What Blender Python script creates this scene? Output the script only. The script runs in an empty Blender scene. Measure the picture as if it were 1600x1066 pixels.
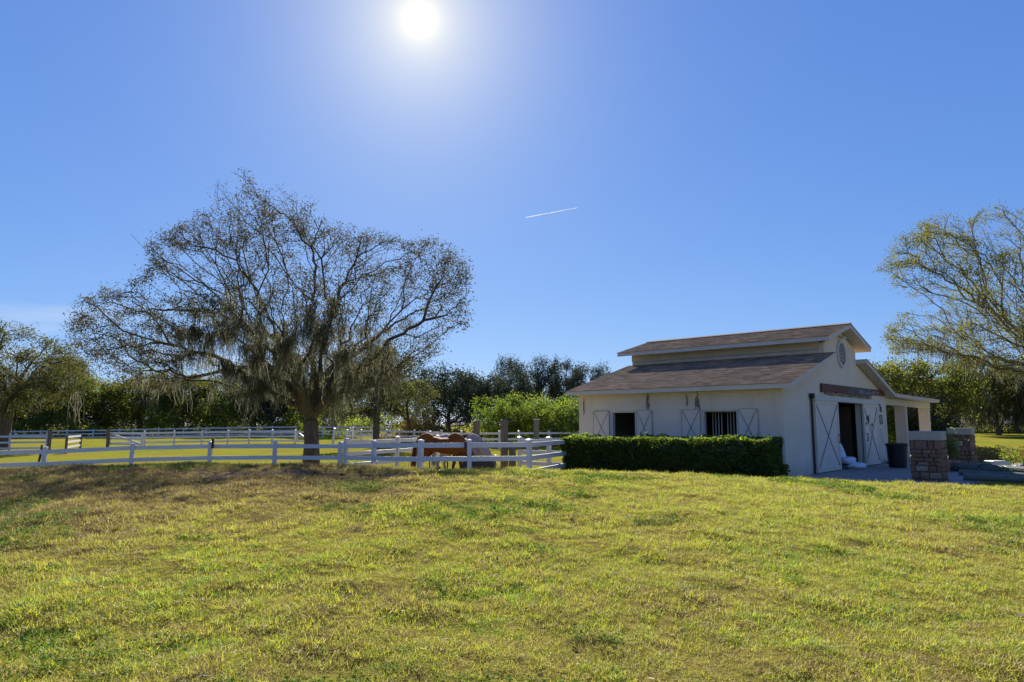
import bpy, bmesh, math, random
import numpy as np
from mathutils import Vector, Matrix
random.seed(7); RNG = np.random.default_rng(7)
SC = bpy.context.scene; COL = SC.collection
R = math.radians

# ------------------------------------------------------------------ camera
F, CX, CY, HOR, EYE = 1067., 800., 533., 664., 1.65
TH = math.atan((HOR-CY)/F)
cam = bpy.data.cameras.new('camera'); cam.sensor_width = 36.0; cam.lens = 36.0*F/1600
cam.clip_start = .1; cam.clip_end = 60000
cam_o = bpy.data.objects.new('camera', cam); COL.objects.link(cam_o)
cam_o.location = (0, 0, EYE); cam_o.rotation_euler = (R(90)+TH, 0, 0)
SC.camera = cam_o

def ray(px, py):
    x = (px-CX)/F; y = (CY-py)/F
    return np.array([x, math.cos(TH)-y*math.sin(TH), math.sin(TH)+y*math.cos(TH)])
def at(px, py, Y):
    d = ray(px, py); return np.array([0, 0, EYE])+d*(Y/d[1])

# ------------------------------------------------------------------ sky, sun, exposure
EXPOSURE = 1.28
sd = ray(655, 30); sd = sd/np.linalg.norm(sd)
SUN_EL = math.asin(sd[2]); SUN_AZ = math.atan2(sd[0], sd[1])      # azimuth clockwise from +Y
world = bpy.data.worlds.new("World"); SC.world = world; world.use_nodes = True
wn = world.node_tree; wn.nodes.clear()
def wnode(t, **k):
    n = wn.nodes.new(t)
    for a, b in k.items(): setattr(n, a, b)
    return n
wo = wnode('ShaderNodeOutputWorld'); bg = wnode('ShaderNodeBackground')
sky = wnode('ShaderNodeTexSky', sky_type='NISHITA')
sky.sun_disc = False; sky.sun_elevation = SUN_EL; sky.sun_rotation = SUN_AZ
sky.air_density = .7; sky.dust_density = .1; sky.ozone_density = 6; sky.altitude = 0
bg.inputs['Strength'].default_value = 0.1
SKY_NODES = (wn, wnode, sky, bg, wo)
tc = wnode('ShaderNodeTexCoord'); dot = wnode('ShaderNodeVectorMath', operation='DOT_PRODUCT')
dot.inputs[1].default_value = tuple(sd)
nrm = wnode('ShaderNodeVectorMath', operation='NORMALIZE')
wn.links.new(tc.outputs['Generated'], nrm.inputs[0]); wn.links.new(nrm.outputs[0], dot.inputs[0])
ac = wnode('ShaderNodeMath', operation='ARCCOSINE'); ac.use_clamp = False
wn.links.new(dot.outputs['Value'], ac.inputs[0])
def lobe(amp, sig):                                               # aureole of scattered light round the sun
    a = wnode('ShaderNodeMath', operation='DIVIDE'); a.inputs[1].default_value = -R(sig)
    wn.links.new(ac.outputs[0], a.inputs[0])
    e = wnode('ShaderNodeMath', operation='EXPONENT'); wn.links.new(a.outputs[0], e.inputs[0])
    m = wnode('ShaderNodeMath', operation='MULTIPLY'); m.inputs[1].default_value = amp
    wn.links.new(e.outputs[0], m.inputs[0]); return m
l1 = lobe(3.6, .75); l2 = lobe(3.2, 5.0)
ad = wnode('ShaderNodeMath', operation='ADD'); wn.links.new(l1.outputs[0], ad.inputs[0]); wn.links.new(l2.outputs[0], ad.inputs[1])
gc = wnode('ShaderNodeVectorMath', operation='SCALE'); gc.inputs[0].default_value = (1.0, .83, .22)
wn.links.new(ad.outputs[0], gc.inputs['Scale'])
sep = wnode('ShaderNodeSeparateColor'); cmb = wnode('ShaderNodeCombineColor'); wn.links.new(sky.outputs[0], sep.inputs[0])
for ch, (ka, kp) in enumerate(((.72, .75), (.757, .60), (.97, .32))):            # film response of the photograph's blue sky
    m0 = wnode('ShaderNodeMath', operation='MULTIPLY'); m0.inputs[1].default_value = .1; wn.links.new(sep.outputs[ch], m0.inputs[0])
    m1 = wnode('ShaderNodeMath', operation='POWER'); m1.inputs[1].default_value = kp; wn.links.new(m0.outputs[0], m1.inputs[0])
    m2 = wnode('ShaderNodeMath', operation='MULTIPLY'); m2.inputs[1].default_value = ka*10/2**EXPOSURE; wn.links.new(m1.outputs[0], m2.inputs[0])
    wn.links.new(m2.outputs[0], cmb.inputs[ch])
cs = wnode('ShaderNodeSeparateXYZ'); wn.links.new(nrm.outputs[0], cs.inputs[0])
mpc = wnode('ShaderNodeMapping'); mpc.inputs['Scale'].default_value = (2.2, 2.2, 16); mpc.inputs['Rotation'].default_value = (0, .10, 0); wn.links.new(nrm.outputs[0], mpc.inputs[0])
cn = wnode('ShaderNodeTexNoise'); cn.inputs['Scale'].default_value = 1.6; cn.inputs['Detail'].default_value = 5; wn.links.new(mpc.outputs[0], cn.inputs['Vector'])
def wmap(src, a, b_, c, d_):
    m = wnode('ShaderNodeMapRange', interpolation_type='SMOOTHSTEP')
    for i, q in enumerate((a, b_, c, d_)): m.inputs[i+1].default_value = q
    wn.links.new(src, m.inputs[0]); return m.outputs[0]
def wmul(a, b_):
    m = wnode('ShaderNodeMath', operation='MULTIPLY'); wn.links.new(a, m.inputs[0]); wn.links.new(b_, m.inputs[1]); return m.outputs[0]
cf = wmul(wmul(wmap(cn.outputs['Fac'], .48, .72, 0, .55), wmap(cs.outputs['Z'], .17, .10, 0, 1)), wmap(cs.outputs['X'], -.12, -.36, 0, 1))
cmx = wnode('ShaderNodeMix', data_type='RGBA'); wn.links.new(cf, cmx.inputs[0]); wn.links.new(cmb.outputs[0], cmx.inputs[6]); cmx.inputs[7].default_value = (.80*10/2**EXPOSURE, .86*10/2**EXPOSURE, .95*10/2**EXPOSURE, 1)
sm = wnode('ShaderNodeVectorMath', operation='ADD')
wn.links.new(cmx.outputs[2], sm.inputs[0]); wn.links.new(gc.outputs[0], sm.inputs[1])
wn.links.new(sm.outputs[0], bg.inputs['Color']); wn.links.new(bg.outputs[0], wo.inputs[0])

sun = bpy.data.lights.new('sun', 'SUN'); sun.energy = 5.0; sun.angle = R(.53); sun.color = (1, .93, .80)
sun_o = bpy.data.objects.new('sun', sun); COL.objects.link(sun_o)
sun_o.location = (0, 0, 60)
sun_o.rotation_euler = Vector(tuple(sd)).to_track_quat('Z', 'Y').to_euler()
SC.view_settings.view_transform = 'Standard'; SC.view_settings.look = 'None'
SC.view_settings.exposure = EXPOSURE; SC.view_settings.gamma = 1; SC.view_settings.use_curve_mapping = False
SC.render.engine = 'CYCLES'
SC.cycles.max_bounces = 6; SC.cycles.diffuse_bounces = 3; SC.cycles.glossy_bounces = 2; SC.cycles.transmission_bounces = 4
SC.cycles.transparent_max_bounces = 4; SC.cycles.use_denoising = True
SC.cycles.sample_clamp_indirect = 6

# ------------------------------------------------------------------ helpers
def vnoise(P, scale, seed=0):
    """value noise in -1..1 on (N,2) or (N,3) points"""
    P = np.asarray(P, float)*scale
    if P.shape[1] == 2: P = np.c_[P, np.zeros(len(P))]
    i = np.floor(P).astype(np.int64); f = P-i; f = f*f*(3-2*f)
    def h(a, b, c):
        n = (a*374761393+b*668265263+c*2147483647+seed*974634777) & 0xffffffff
        n = ((n ^ (n >> 13))*1274126177) & 0xffffffff
        n = (n ^ (n >> 16)) & 0xffffff
        return n/float(0xffffff)*2-1
    out = 0
    for dx in (0, 1):
        for dy in (0, 1):
            for dz in (0, 1):
                w = (f[:, 0] if dx else 1-f[:, 0])*(f[:, 1] if dy else 1-f[:, 1])*(f[:, 2] if dz else 1-f[:, 2])
                out = out+w*h(i[:, 0]+dx, i[:, 1]+dy, i[:, 2]+dz)
    return out

def np_mesh(name, V, faces, face_attr=None, mat=None, smooth=False):
    """faces: (N,k) int array or list of such arrays"""
    me = bpy.data.meshes.new(name)
    V = np.asarray(V, np.float32)
    fl = faces if isinstance(faces, list) else [faces]
    fl = [np.asarray(f, np.int32) for f in fl if len(f)]
    me.vertices.add(len(V)); me.vertices.foreach_set('co', V.ravel())
    nl = sum(f.size for f in fl); nf = sum(len(f) for f in fl)
    me.loops.add(nl); me.loops.foreach_set('vertex_index', np.concatenate([f.ravel() for f in fl]))
    me.polygons.add(nf)
    tot = np.concatenate([np.full(len(f), f.shape[1], np.int32) for f in fl])
    st = np.concatenate([[0], np.cumsum(tot)[:-1]]).astype(np.int32)
    me.polygons.foreach_set('loop_start', st)
    me.polygons.foreach_set('loop_total', tot)
    if smooth: me.polygons.foreach_set('use_smooth', np.ones(nf, bool))
    if face_attr is not None:
        a = me.attributes.new('rnd', 'FLOAT', 'FACE'); a.data.foreach_set('value', np.asarray(face_attr, np.float32))
    me.update(calc_edges=True)
    if mat: me.materials.append(mat)
    return me

class MB:
    def __init__(s): s.V = []; s.Fc = []
    def add(s, vs, fs):
        b = len(s.V); s.V += [tuple(v) for v in vs]; s.Fc += [tuple(b+i for i in f) for f in fs]; return s
    def box(s, x0, x1, y0, y1, z0, z1):
        return s.add([(x0,y0,z0),(x1,y0,z0),(x1,y1,z0),(x0,y1,z0),(x0,y0,z1),(x1,y0,z1),(x1,y1,z1),(x0,y1,z1)],
                     [(3,2,1,0),(4,5,6,7),(0,1,5,4),(1,2,6,5),(2,3,7,6),(3,0,4,7)])
    def prism(s, poly, d0, d1, axis='y'):
        """poly in the two other axes, extruded along axis from d0 to d1"""
        n = len(poly)
        def m(p, d): return {'y': (p[0], d, p[1]), 'x': (d, p[0], p[1]), 'z': (p[0], p[1], d)}[axis]
        return s.add([m(p, d0) for p in poly]+[m(p, d1) for p in poly],
                     [tuple(range(n-1, -1, -1)), tuple(range(n, 2*n))]+[(i, (i+1) % n, n+(i+1) % n, n+i) for i in range(n)])
    def bar(s, a, b, w, h=None, up=(0, 0, 1)):
        h = h or w; a = Vector(a); b = Vector(b); t = (b-a).normalized(); u = Vector(up)
        if abs(t.dot(u)) > .95: u = Vector((1, 0, 0)) if abs(t.x) < .9 else Vector((0, 1, 0))
        x = t.cross(u).normalized()*w/2; y = x.cross(t).normalized()*h/2
        return s.add([a-x-y, a+x-y, a+x+y, a-x+y, b-x-y, b+x-y, b+x+y, b-x+y],
                     [(3,2,1,0),(4,5,6,7),(0,1,5,4),(1,2,6,5),(2,3,7,6),(3,0,4,7)])
    def tube(s, pts, rs, k=6, cap=True):
        pts = [Vector(p) for p in pts]; n = len(pts)
        if not hasattr(rs, '__len__'): rs = [rs]*n
        av = (pts[-1]-pts[0]); ref = Vector((0, 0, 1)) if abs(av.z) < .7*av.length else Vector((1, 0, 0))
        vs = []
        for i in range(n):
            t = (pts[min(i+1, n-1)]-pts[max(i-1, 0)]).normalized(); x = t.cross(ref).normalized(); y = x.cross(t)
            r = rs[i]; rx, ry = (r if hasattr(r, '__len__') else (r, r))
            for j in range(k):
                a = 2*math.pi*j/k; vs.append(pts[i]+x*math.cos(a)*rx+y*math.sin(a)*ry)
        fs = [(i*k+j, i*k+(j+1) % k, (i+1)*k+(j+1) % k, (i+1)*k+j) for i in range(n-1) for j in range(k)]
        if cap: fs += [tuple(range(k-1, -1, -1)), tuple((n-1)*k+j for j in range(k))]
        return s.add(vs, fs)
    def lathe(s, prof, k=20, c=(0, 0)):
        n = len(prof)
        vs = [(c[0]+r*math.cos(2*math.pi*j/k), c[1]+r*math.sin(2*math.pi*j/k), z) for r, z in prof for j in range(k)]
        fs = [(i*k+j, i*k+(j+1) % k, (i+1)*k+(j+1) % k, (i+1)*k+j) for i in range(n-1) for j in range(k)]
        fs += [tuple(range(k-1, -1, -1)), tuple((n-1)*k+j for j in range(k))]
        return s.add(vs, fs)
    def mesh(s, name, mat, smooth=False, bevel=0):
        me = bpy.data.meshes.new(name); me.from_pydata(s.V, [], s.Fc)
        bm = bmesh.new(); bm.from_mesh(me); bmesh.ops.recalc_face_normals(bm, faces=bm.faces)
        if bevel: bmesh.ops.bevel(bm, geom=list(bm.edges), offset=bevel, segments=1, affect='EDGES')
        if smooth:
            for f in bm.faces: f.smooth = True
        bm.to_mesh(me); bm.free(); me.update()
        if mat: me.materials.append(mat)
        return me

def link(name, me, parent=None, loc=(0, 0, 0), rotz=0, scale=None):
    o = bpy.data.objects.new(name, me); COL.objects.link(o)
    if parent is not None: o.parent = parent
    o.location = loc; o.rotation_euler = (0, 0, rotz)
    if scale is not None: o.scale = scale
    return o
def tag(o, label=None, cat=None, group=None, kind=None):
    if label: o['label'] = label
    if cat: o['category'] = cat
    if group: o['group'] = group
    if kind: o['kind'] = kind
    return o
def thing(name, label, cat, loc=(0, 0, 0), rotz=0, group=None):
    return tag(link(name, None, None, tuple(float(v) for v in loc), rotz), label, cat, group)
def copy_tree(o, parent=None):
    c = o.copy(); COL.objects.link(c)
    if parent is not None: c.parent = parent
    for ch in list(o.children): copy_tree(ch, c)
    return c

# ------------------------------------------------------------------ materials
def new_mat(name):
    m = bpy.data.materials.new(name); m.use_nodes = True; nt = m.node_tree; nt.nodes.clear()
    out = nt.nodes.new('ShaderNodeOutputMaterial'); return m, nt, out
def N(nt, t, **k):
    n = nt.nodes.new(t)
    for a, b in k.items(): setattr(n, a, b)
    return n
def ramp(nt, src, stops, interp='LINEAR'):
    r = N(nt, 'ShaderNodeValToRGB'); r.color_ramp.interpolation = interp; e = r.color_ramp.elements
    while len(e) < len(stops): e.new(.5)
    for i, (p, c) in enumerate(stops): e[i].position = p; e[i].color = (*c, 1)
    nt.links.new(src, r.inputs[0]); return r.outputs[0]
def noise(nt, vec, scale, detail=4, rough=.55, scl3=None):
    if scl3:
        mp = N(nt, 'ShaderNodeMapping'); mp.inputs['Scale'].default_value = scl3; nt.links.new(vec, mp.inputs[0]); vec = mp.outputs[0]
    n = N(nt, 'ShaderNodeTexNoise'); n.inputs['Scale'].default_value = scale; n.inputs['Detail'].default_value = detail
    n.inputs['Roughness'].default_value = rough; nt.links.new(vec, n.inputs['Vector']); return n.outputs['Fac']
def mixc(nt, fac, a, b, mode='MIX'):
    m = N(nt, 'ShaderNodeMix', data_type='RGBA', blend_type=mode)
    if isinstance(fac, (int, float)): m.inputs[0].default_value = fac
    else: nt.links.new(fac, m.inputs[0])
    for i, v in ((6, a), (7, b)):
        if isinstance(v, tuple): m.inputs[i].default_value = (*v, 1)
        else: nt.links.new(v, m.inputs[i])
    return m.outputs[2]
def surf(name, c1, c2, scale=6, rough=.7, bump=.2, bscale=40, stretch=None, c3=None, spec=.3, objrnd=0, bdist=.01, coord='Object', metal=0):
    """generic painted / worn surface: two or three tones through noise, fine relief"""
    m, nt, out = new_mat(name)
    tcn = N(nt, 'ShaderNodeTexCoord'); v = tcn.outputs[coord]
    f = noise(nt, v, scale, 6, .6, stretch)
    stops = [(.3, c1), (.7, c2)] if c3 is None else [(.3, c1), (.55, c2), (.72, c3)]
    c = ramp(nt, f, stops)
    if objrnd:
        oi = N(nt, 'ShaderNodeObjectInfo')
        hv = N(nt, 'ShaderNodeHueSaturation'); mr = N(nt, 'ShaderNodeMapRange')
        mr.inputs[3].default_value = 1-objrnd; mr.inputs[4].default_value = 1+objrnd
        nt.links.new(oi.outputs['Random'], mr.inputs[0]); nt.links.new(mr.outputs[0], hv.inputs['Value'])
        nt.links.new(c, hv.inputs['Color']); c = hv.outputs[0]
    p = N(nt, 'ShaderNodeBsdfPrincipled'); nt.links.new(c, p.inputs['Base Color'])
    p.inputs['Roughness'].default_value = rough; p.inputs['Specular IOR Level'].default_value = spec; p.inputs['Metallic'].default_value = metal
    if bump:
        b = N(nt, 'ShaderNodeBump'); b.inputs['Strength'].default_value = bump; b.inputs['Distance'].default_value = bdist
        nt.links.new(noise(nt, v, bscale, 5, .6, stretch), b.inputs['Height']); nt.links.new(b.outputs[0], p.inputs['Normal'])
    nt.links.new(p.outputs[0], out.inputs[0]); return m
def leafmat(name, stops, trans=.45, gloss=.08, attr='rnd', tstops=None):
    gloss *= .3
    m, nt, out = new_mat(name)
    a = N(nt, 'ShaderNodeAttribute', attribute_name=attr)
    c = ramp(nt, a.outputs['Fac'], stops)
    tcol = ramp(nt, a.outputs['Fac'], tstops) if tstops else c
    d = N(nt, 'ShaderNodeBsdfDiffuse'); t = N(nt, 'ShaderNodeBsdfTranslucent'); g = N(nt, 'ShaderNodeBsdfGlossy')
    g.inputs['Roughness'].default_value = .6
    nt.links.new(c, d.inputs[0]); nt.links.new(tcol, t.inputs[0])
    x = N(nt, 'ShaderNodeMixShader'); x.inputs[0].default_value = trans
    nt.links.new(d.outputs[0], x.inputs[1]); nt.links.new(t.outputs[0], x.inputs[2])
    y = N(nt, 'ShaderNodeMixShader'); y.inputs[0].default_value = gloss
    nt.links.new(x.outputs[0], y.inputs[1]); nt.links.new(g.outputs[0], y.inputs[2])
    nt.links.new(y.outputs[0], out.inputs[0]); return m

M = {}
def stucco():
    m, nt, out = new_mat('stucco'); tcn = N(nt, 'ShaderNodeTexCoord'); v = tcn.outputs['Object']
    c = ramp(nt, noise(nt, v, 1.1, 6), [(.3, (.68, .575, .445)), (.7, (.76, .66, .52))])
    st = ramp(nt, noise(nt, v, 2.2, 5, .6, (2.2, 2.2, .16)), [(.54, (0, 0, 0)), (.74, (1, 1, 1))])
    c = mixc(nt, st, c, mixc(nt, 1.0, c, (.92, .895, .86), 'MULTIPLY'))
    fine = ramp(nt, noise(nt, v, 60, 3), [(.35, (.93, .93, .93)), (.65, (1, 1, 1))])
    c = mixc(nt, 1.0, c, fine, 'MULTIPLY')
    sx = N(nt, 'ShaderNodeSeparateXYZ'); nt.links.new(v, sx.inputs[0])
    mr = N(nt, 'ShaderNodeMapRange'); mr.inputs[1].default_value = .0; mr.inputs[2].default_value = .55; mr.inputs[3].default_value = .85; mr.inputs[4].default_value = 0
    nt.links.new(sx.outputs['Z'], mr.inputs[0])
    dm = N(nt, 'ShaderNodeMath', operation='MULTIPLY'); nt.links.new(mr.outputs[0], dm.inputs[0]); nt.links.new(noise(nt, v, 5, 5), dm.inputs[1])
    c = mixc(nt, dm.outputs[0], c, (.30, .26, .20))                     # splashed soil along the foot of the wall
    p = N(nt, 'ShaderNodeBsdfPrincipled'); nt.links.new(c, p.inputs['Base Color']); p.inputs['Roughness'].default_value = .9
    p.inputs['Specular IOR Level'].default_value = .15
    b = N(nt, 'ShaderNodeBump'); b.inputs['Strength'].default_value = .35; b.inputs['Distance'].default_value = .01
    nt.links.new(noise(nt, v, 45, 5), b.inputs['Height']); nt.links.new(b.outputs[0], p.inputs['Normal'])
    nt.links.new(p.outputs[0], out.inputs[0]); return m
M['stucco'] = stucco()
M['trim'] = surf('painted_trim', (.53, .485, .43), (.61, .56, .50), 3, .6, .12, 30, (1, 1, 1))
M['door'] = surf('door_paint', (.64, .555, .445), (.71, .62, .51), 2.5, .6, .1, 30)
M['vinyl'] = surf('white_vinyl', (.58, .55, .54), (.65, .62, .61), 2, .45, .03, 20, None, (.66, .64, .60), .4, .04)
M['dark'] = surf('dark_paint', (.018, .016, .015), (.035, .03, .027), 5, .55, .1)
M['strip'] = surf('strip_grey', (.30, .265, .225), (.38, .34, .29), 9, .7, .1)
M['groove'] = surf('groove_grey', (.17, .155, .14), (.25, .23, .21), 9, .7, .1)
M['iron'] = surf('black_iron', (.012, .012, .013), (.03, .028, .026), 9, .5, .1)
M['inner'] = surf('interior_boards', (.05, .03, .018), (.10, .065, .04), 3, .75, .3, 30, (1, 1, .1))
M['cream'] = surf('stall_bar_daylight', (.55, .5, .40), (.65, .6, .5), 5, .6, .1)  # pale tone put in for daylight seen between the stall bars
M['concrete'] = surf('concrete', (.20, .185, .165), (.30, .28, .25), 2, .85, .25, 50, None, (.25, .23, .20))
M['wood'] = surf('weathered_wood', (.075, .055, .038), (.20, .155, .105), 4, .85, .5, 12, (6, 6, .5), (.13, .10, .07))
M['timber'] = surf('treated_timber', (.075, .085, .07), (.17, .18, .15), 3, .85, .5, 14, (.6, 7, 7), (.11, .10, .08))
M['sign_red'] = surf('sign_stain', (.055, .014, .010), (.13, .034, .022), 4, .6, .4, 12, (.4, 5, 5), (.08, .04, .03))
M['sign_edge'] = surf('live_edge', (.20, .13, .07), (.32, .22, .12), 6, .7, .4, 15)
M['sign_grey'] = surf('sign_grey', (.06, .055, .05), (.13, .12, .11), 5, .7, .4, 14, (.4, 5, 5))
M['letter'] = surf('letter_paint', (.42, .38, .48), (.55, .50, .60), 20, .7, .05)
M['plastic'] = surf('black_plastic', (.012, .012, .013), (.022, .022, .023), 8, .5, .05, 40)
M['terracotta'] = surf('terracotta', (.36, .14, .08), (.46, .20, .12), 5, .8, .2)
M['sack'] = surf('feed_sack', (.55, .57, .62), (.70, .71, .74), 5, .55, .5, 7, None, (.62, .63, .70), .4, 0, .03)
M['hose'] = surf('green_hose', (.02, .10, .045), (.03, .14, .06), 9, .4, .05)
M['cap'] = surf('pillar_cap_stucco', (.34, .28, .22), (.45, .38, .30), 2.4, .85, .3, 40, None, (.38, .31, .24))
M['mortar'] = surf('mortar', (.07, .058, .048), (.12, .10, .085), 12, .95, .5, 40)
def stone_mat():
    m, nt, out = new_mat('field_stone'); tcn = N(nt, 'ShaderNodeTexCoord'); oi = N(nt, 'ShaderNodeObjectInfo')
    av = N(nt, 'ShaderNodeVectorMath', operation='ADD'); sv = N(nt, 'ShaderNodeVectorMath', operation='SCALE')
    sv.inputs[0].default_value = (17, 31, 23); nt.links.new(oi.outputs['Random'], sv.inputs['Scale'])
    nt.links.new(tcn.outputs['Object'], av.inputs[0]); nt.links.new(sv.outputs[0], av.inputs[1])
    base = ramp(nt, oi.outputs['Random'], [(0, (.23, .125, .065)), (.3, (.31, .17, .085)), (.5, (.19, .105, .062)), (.7, (.36, .21, .11)), (.88, (.25, .14, .10)), (.96, (.40, .27, .18)), (1, (.50, .38, .31))])
    f = ramp(nt, noise(nt, av.outputs[0], 9, 6), [(.3, (.55, .52, .5)), (.7, (1.2, 1.18, 1.15))])
    c = mixc(nt, 1.0, base, f, 'MULTIPLY')
    p = N(nt, 'ShaderNodeBsdfPrincipled'); nt.links.new(c, p.inputs['Base Color']); p.inputs['Roughness'].default_value = .9
    b = N(nt, 'ShaderNodeBump'); b.inputs['Strength'].default_value = .7; b.inputs['Distance'].default_value = .02
    nt.links.new(noise(nt, av.outputs[0], 14, 6), b.inputs['Height']); nt.links.new(b.outputs[0], p.inputs['Normal'])
    nt.links.new(p.outputs[0], out.inputs[0]); return m
M['stone'] = stone_mat()
def shingle_mat():
    m, nt, out = new_mat('asphalt_shingle'); a = N(nt, 'ShaderNodeAttribute', attribute_name='rnd')
    tcn = N(nt, 'ShaderNodeTexCoord')
    c = ramp(nt, a.outputs['Fac'], [(0, (.165, .110, .074)), (.3, (.255, .172, .112)), (.55, (.32, .22, .14)), (.8, (.22, .152, .104)), (1, (.41, .29, .19))])
    f = ramp(nt, noise(nt, tcn.outputs['Object'], 90, 3, .7), [(.3, (.7, .7, .7)), (.7, (1.2, 1.2, 1.2))])
    big = ramp(nt, noise(nt, tcn.outputs['Object'], .7, 4), [(.35, (.85, .85, .86)), (.65, (1.12, 1.08, 1.02))])
    c = mixc(nt, 1.0, mixc(nt, 1.0, c, f, 'MULTIPLY'), big, 'MULTIPLY')
    p = N(nt, 'ShaderNodeBsdfPrincipled'); nt.links.new(c, p.inputs['Base Color']); p.inputs['Roughness'].default_value = .95
    p.inputs['Specular IOR Level'].default_value = .1
    nt.links.new(p.outputs[0], out.inputs[0]); return m
M['shingle'] = shingle_mat()
def bark_mat(name, c1, c2, c3):
    m, nt, out = new_mat(name); tcn = N(nt, 'ShaderNodeTexCoord'); v = tcn.outputs['Object']
    c = ramp(nt, noise(nt, v, 5, 7, .65, (2.5, 2.5, .6)), [(.3, c1), (.52, c2), (.72, c3)])
    p = N(nt, 'ShaderNodeBsdfPrincipled'); nt.links.new(c, p.inputs['Base Color']); p.inputs['Roughness'].default_value = .95
    p.inputs['Specular IOR Level'].default_value = .1
    b = N(nt, 'ShaderNodeBump'); b.inputs['Strength'].default_value = .9; b.inputs['Distance'].default_value = .05
    nt.links.new(noise(nt, v, 9, 6, .65, (3, 3, .5)), b.inputs['Height']); nt.links.new(b.outputs[0], p.inputs['Normal'])
    nt.links.new(p.outputs[0], out.inputs[0]); return m
M['bark'] = bark_mat('oak_bark', (.055, .040, .028), (.12, .092, .066), (.20, .165, .125))
M['bark_grey'] = bark_mat('grey_bark', (.07, .06, .048), (.15, .13, .105), (.24, .21, .17))
M['leaf_oak'] = leafmat('oak_leaves', [(0, (.035, .045, .022)), (.45, (.06, .065, .026)), (.7, (.10, .085, .035)), (1, (.15, .095, .045))], .42, .08, 'rnd', [(0, (.035, .045, .015)), (.45, (.075, .075, .023)), (.7, (.13, .105, .035)), (1, (.20, .12, .05))])
M['leaf_right'] = leafmat('thin_oak_leaves', [(0, (.10, .13, .018)), (.5, (.21, .22, .028)), (.8, (.28, .24, .04)), (1, (.20, .13, .04))], .5, .08)
M['leaf_dark'] = leafmat('dark_leaves', [(0, (.028, .042, .022)), (.6, (.048, .062, .030)), (1, (.085, .090, .045))], .3, .10)
M['leaf_olive'] = leafmat('olive_leaves', [(0, (.06, .07, .016)), (.6, (.12, .12, .028)), (1, (.19, .165, .045))], .5, .05, 'rnd', [(0, (.05, .065, .015)), (.6, (.115, .12, .027)), (1, (.20, .175, .045))])
M['leaf_wood'] = leafmat('woodland_leaves', [(0, (.07, .095, .018)), (.6, (.13, .155, .03)), (1, (.20, .18, .05))], .62, .04, 'rnd', [(0, (.14, .21, .025)), (.6, (.32, .40, .045)), (1, (.46, .44, .08))])
M['leaf_bright'] = leafmat('bright_leaves', [(0, (.07, .12, .012)), (.5, (.15, .22, .018)), (.8, (.26, .31, .03)), (1, (.24, .20, .05))], .66, .06, 'rnd', [(0, (.07, .12, .013)), (.5, (.145, .215, .02)), (.8, (.25, .30, .035)), (1, (.23, .19, .05))])
M['leaf_lime'] = leafmat('lime_leaves', [(0, (.06, .085, .014)), (.5, (.14, .16, .022)), (.85, (.26, .25, .04)), (1, (.20, .15, .05))], .6, .06)
M['leaf_hedge'] = leafmat('hedge_leaves', [(0, (.03, .05, .012)), (.6, (.055, .085, .016)), (1, (.10, .13, .03))], .55, .06, 'rnd', [(0, (.12, .20, .02)), (.6, (.22, .32, .025)), (1, (.34, .42, .05))])
M['weed'] = leafmat('dry_weeds', [(0, (.14, .10, .035)), (.5, (.28, .21, .06)), (1, (.38, .31, .08))], .4, .02)
M['moss'] = leafmat('spanish_moss', [(0, (.075, .078, .048)), (.6, (.145, .145, .092)), (1, (.27, .265, .18))], .5, 0)
M['hedge_core'] = surf('hedge_core_shade', (.018, .018, .010), (.035, .032, .018), 20, .95, .6, 30)  # near-black tone for the shade inside the hedge

# ------------------------------------------------------------------ ground
PXS = np.array([-300, 0, 100, 300, 530, 735, 880, 1050, 1230, 1400, 1600, 1900.]); AA = (PXS-800)/1075.
ZB = -.085+np.array([0.684, 0.746, 0.813, 0.856, 0.813, 0.759, 0.686, 0.582, 0.437, 0.312, 0.264, 0.2])
DB = np.array([14, 14.5, 14.5, 15, 15, 15, 15.5, 16, 16.5, 16.5, 16, 15.])
DF = np.array([21, 21.5, 21.8, 22, 22, 18.8, 19, 19.3, 19.0, 19.2, 19.2, 19.])
ZF = np.array([-.42, -.40, -.38, -.32, -.28, -.17, -.14, -.12, -.10, -.10, -.10, -.1])
def sstep(t): t = np.clip(t, 0, 1); return t*t*(3-2*t)
def gz(x, y):
    x = np.asarray(x, float); y = np.asarray(y, float)
    a = x/np.maximum(y, 3.0)
    zb = np.interp(a, AA, ZB); db = np.interp(a, AA, DB); df = np.interp(a, AA, DF); zf = np.interp(a, AA, ZF)
    z = .12+(zb-.12)*sstep(y/db)+(zf-zb)*sstep((y-db)/(df-db))
    fr = sstep((a-.1)/.2)
    z = z+(1-fr)*.45*sstep((y-45)/35)+fr*.85*sstep((y-36)/70)
    return z
def bumps(x, y):
    P = np.c_[np.ravel(x), np.ravel(y)]
    b = .034*vnoise(P, .7, 3)+.030*vnoise(P, 1.7, 4)+.026*vnoise(P, 3.6, 5)
    return (b*(np.ravel(y) < 60)).reshape(np.shape(x))
DIRT = []          # (x, y, rx, ry)
def gpt(px, py):   # ground point under a pixel, on the near side of the brow
    Y = np.linspace(3, 24, 2000); d = ray(px, py); X = d[0]/d[1]*Y
    Zr = EYE+d[2]/d[1]*Y; k = np.argmax(Zr <= gz(X, Y)); return float(X[k]), float(Y[k])
for px, py, rx, ry in ((415, 743, 1.5, .35), (380, 748, .6, .25), (470, 738, .8, .3), (340, 751, .3, .15), (600, 746, .45, .13), (645, 743, .45, .15), (712, 750, .3, .16),
                       (800, 745, .5, .16), (815, 752, .25, .12), (860, 745, .25, .1), (690, 746, .25, .1)):
    gx, gy = gpt(px, py); DIRT.append((gx, gy, rx, ry))
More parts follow.
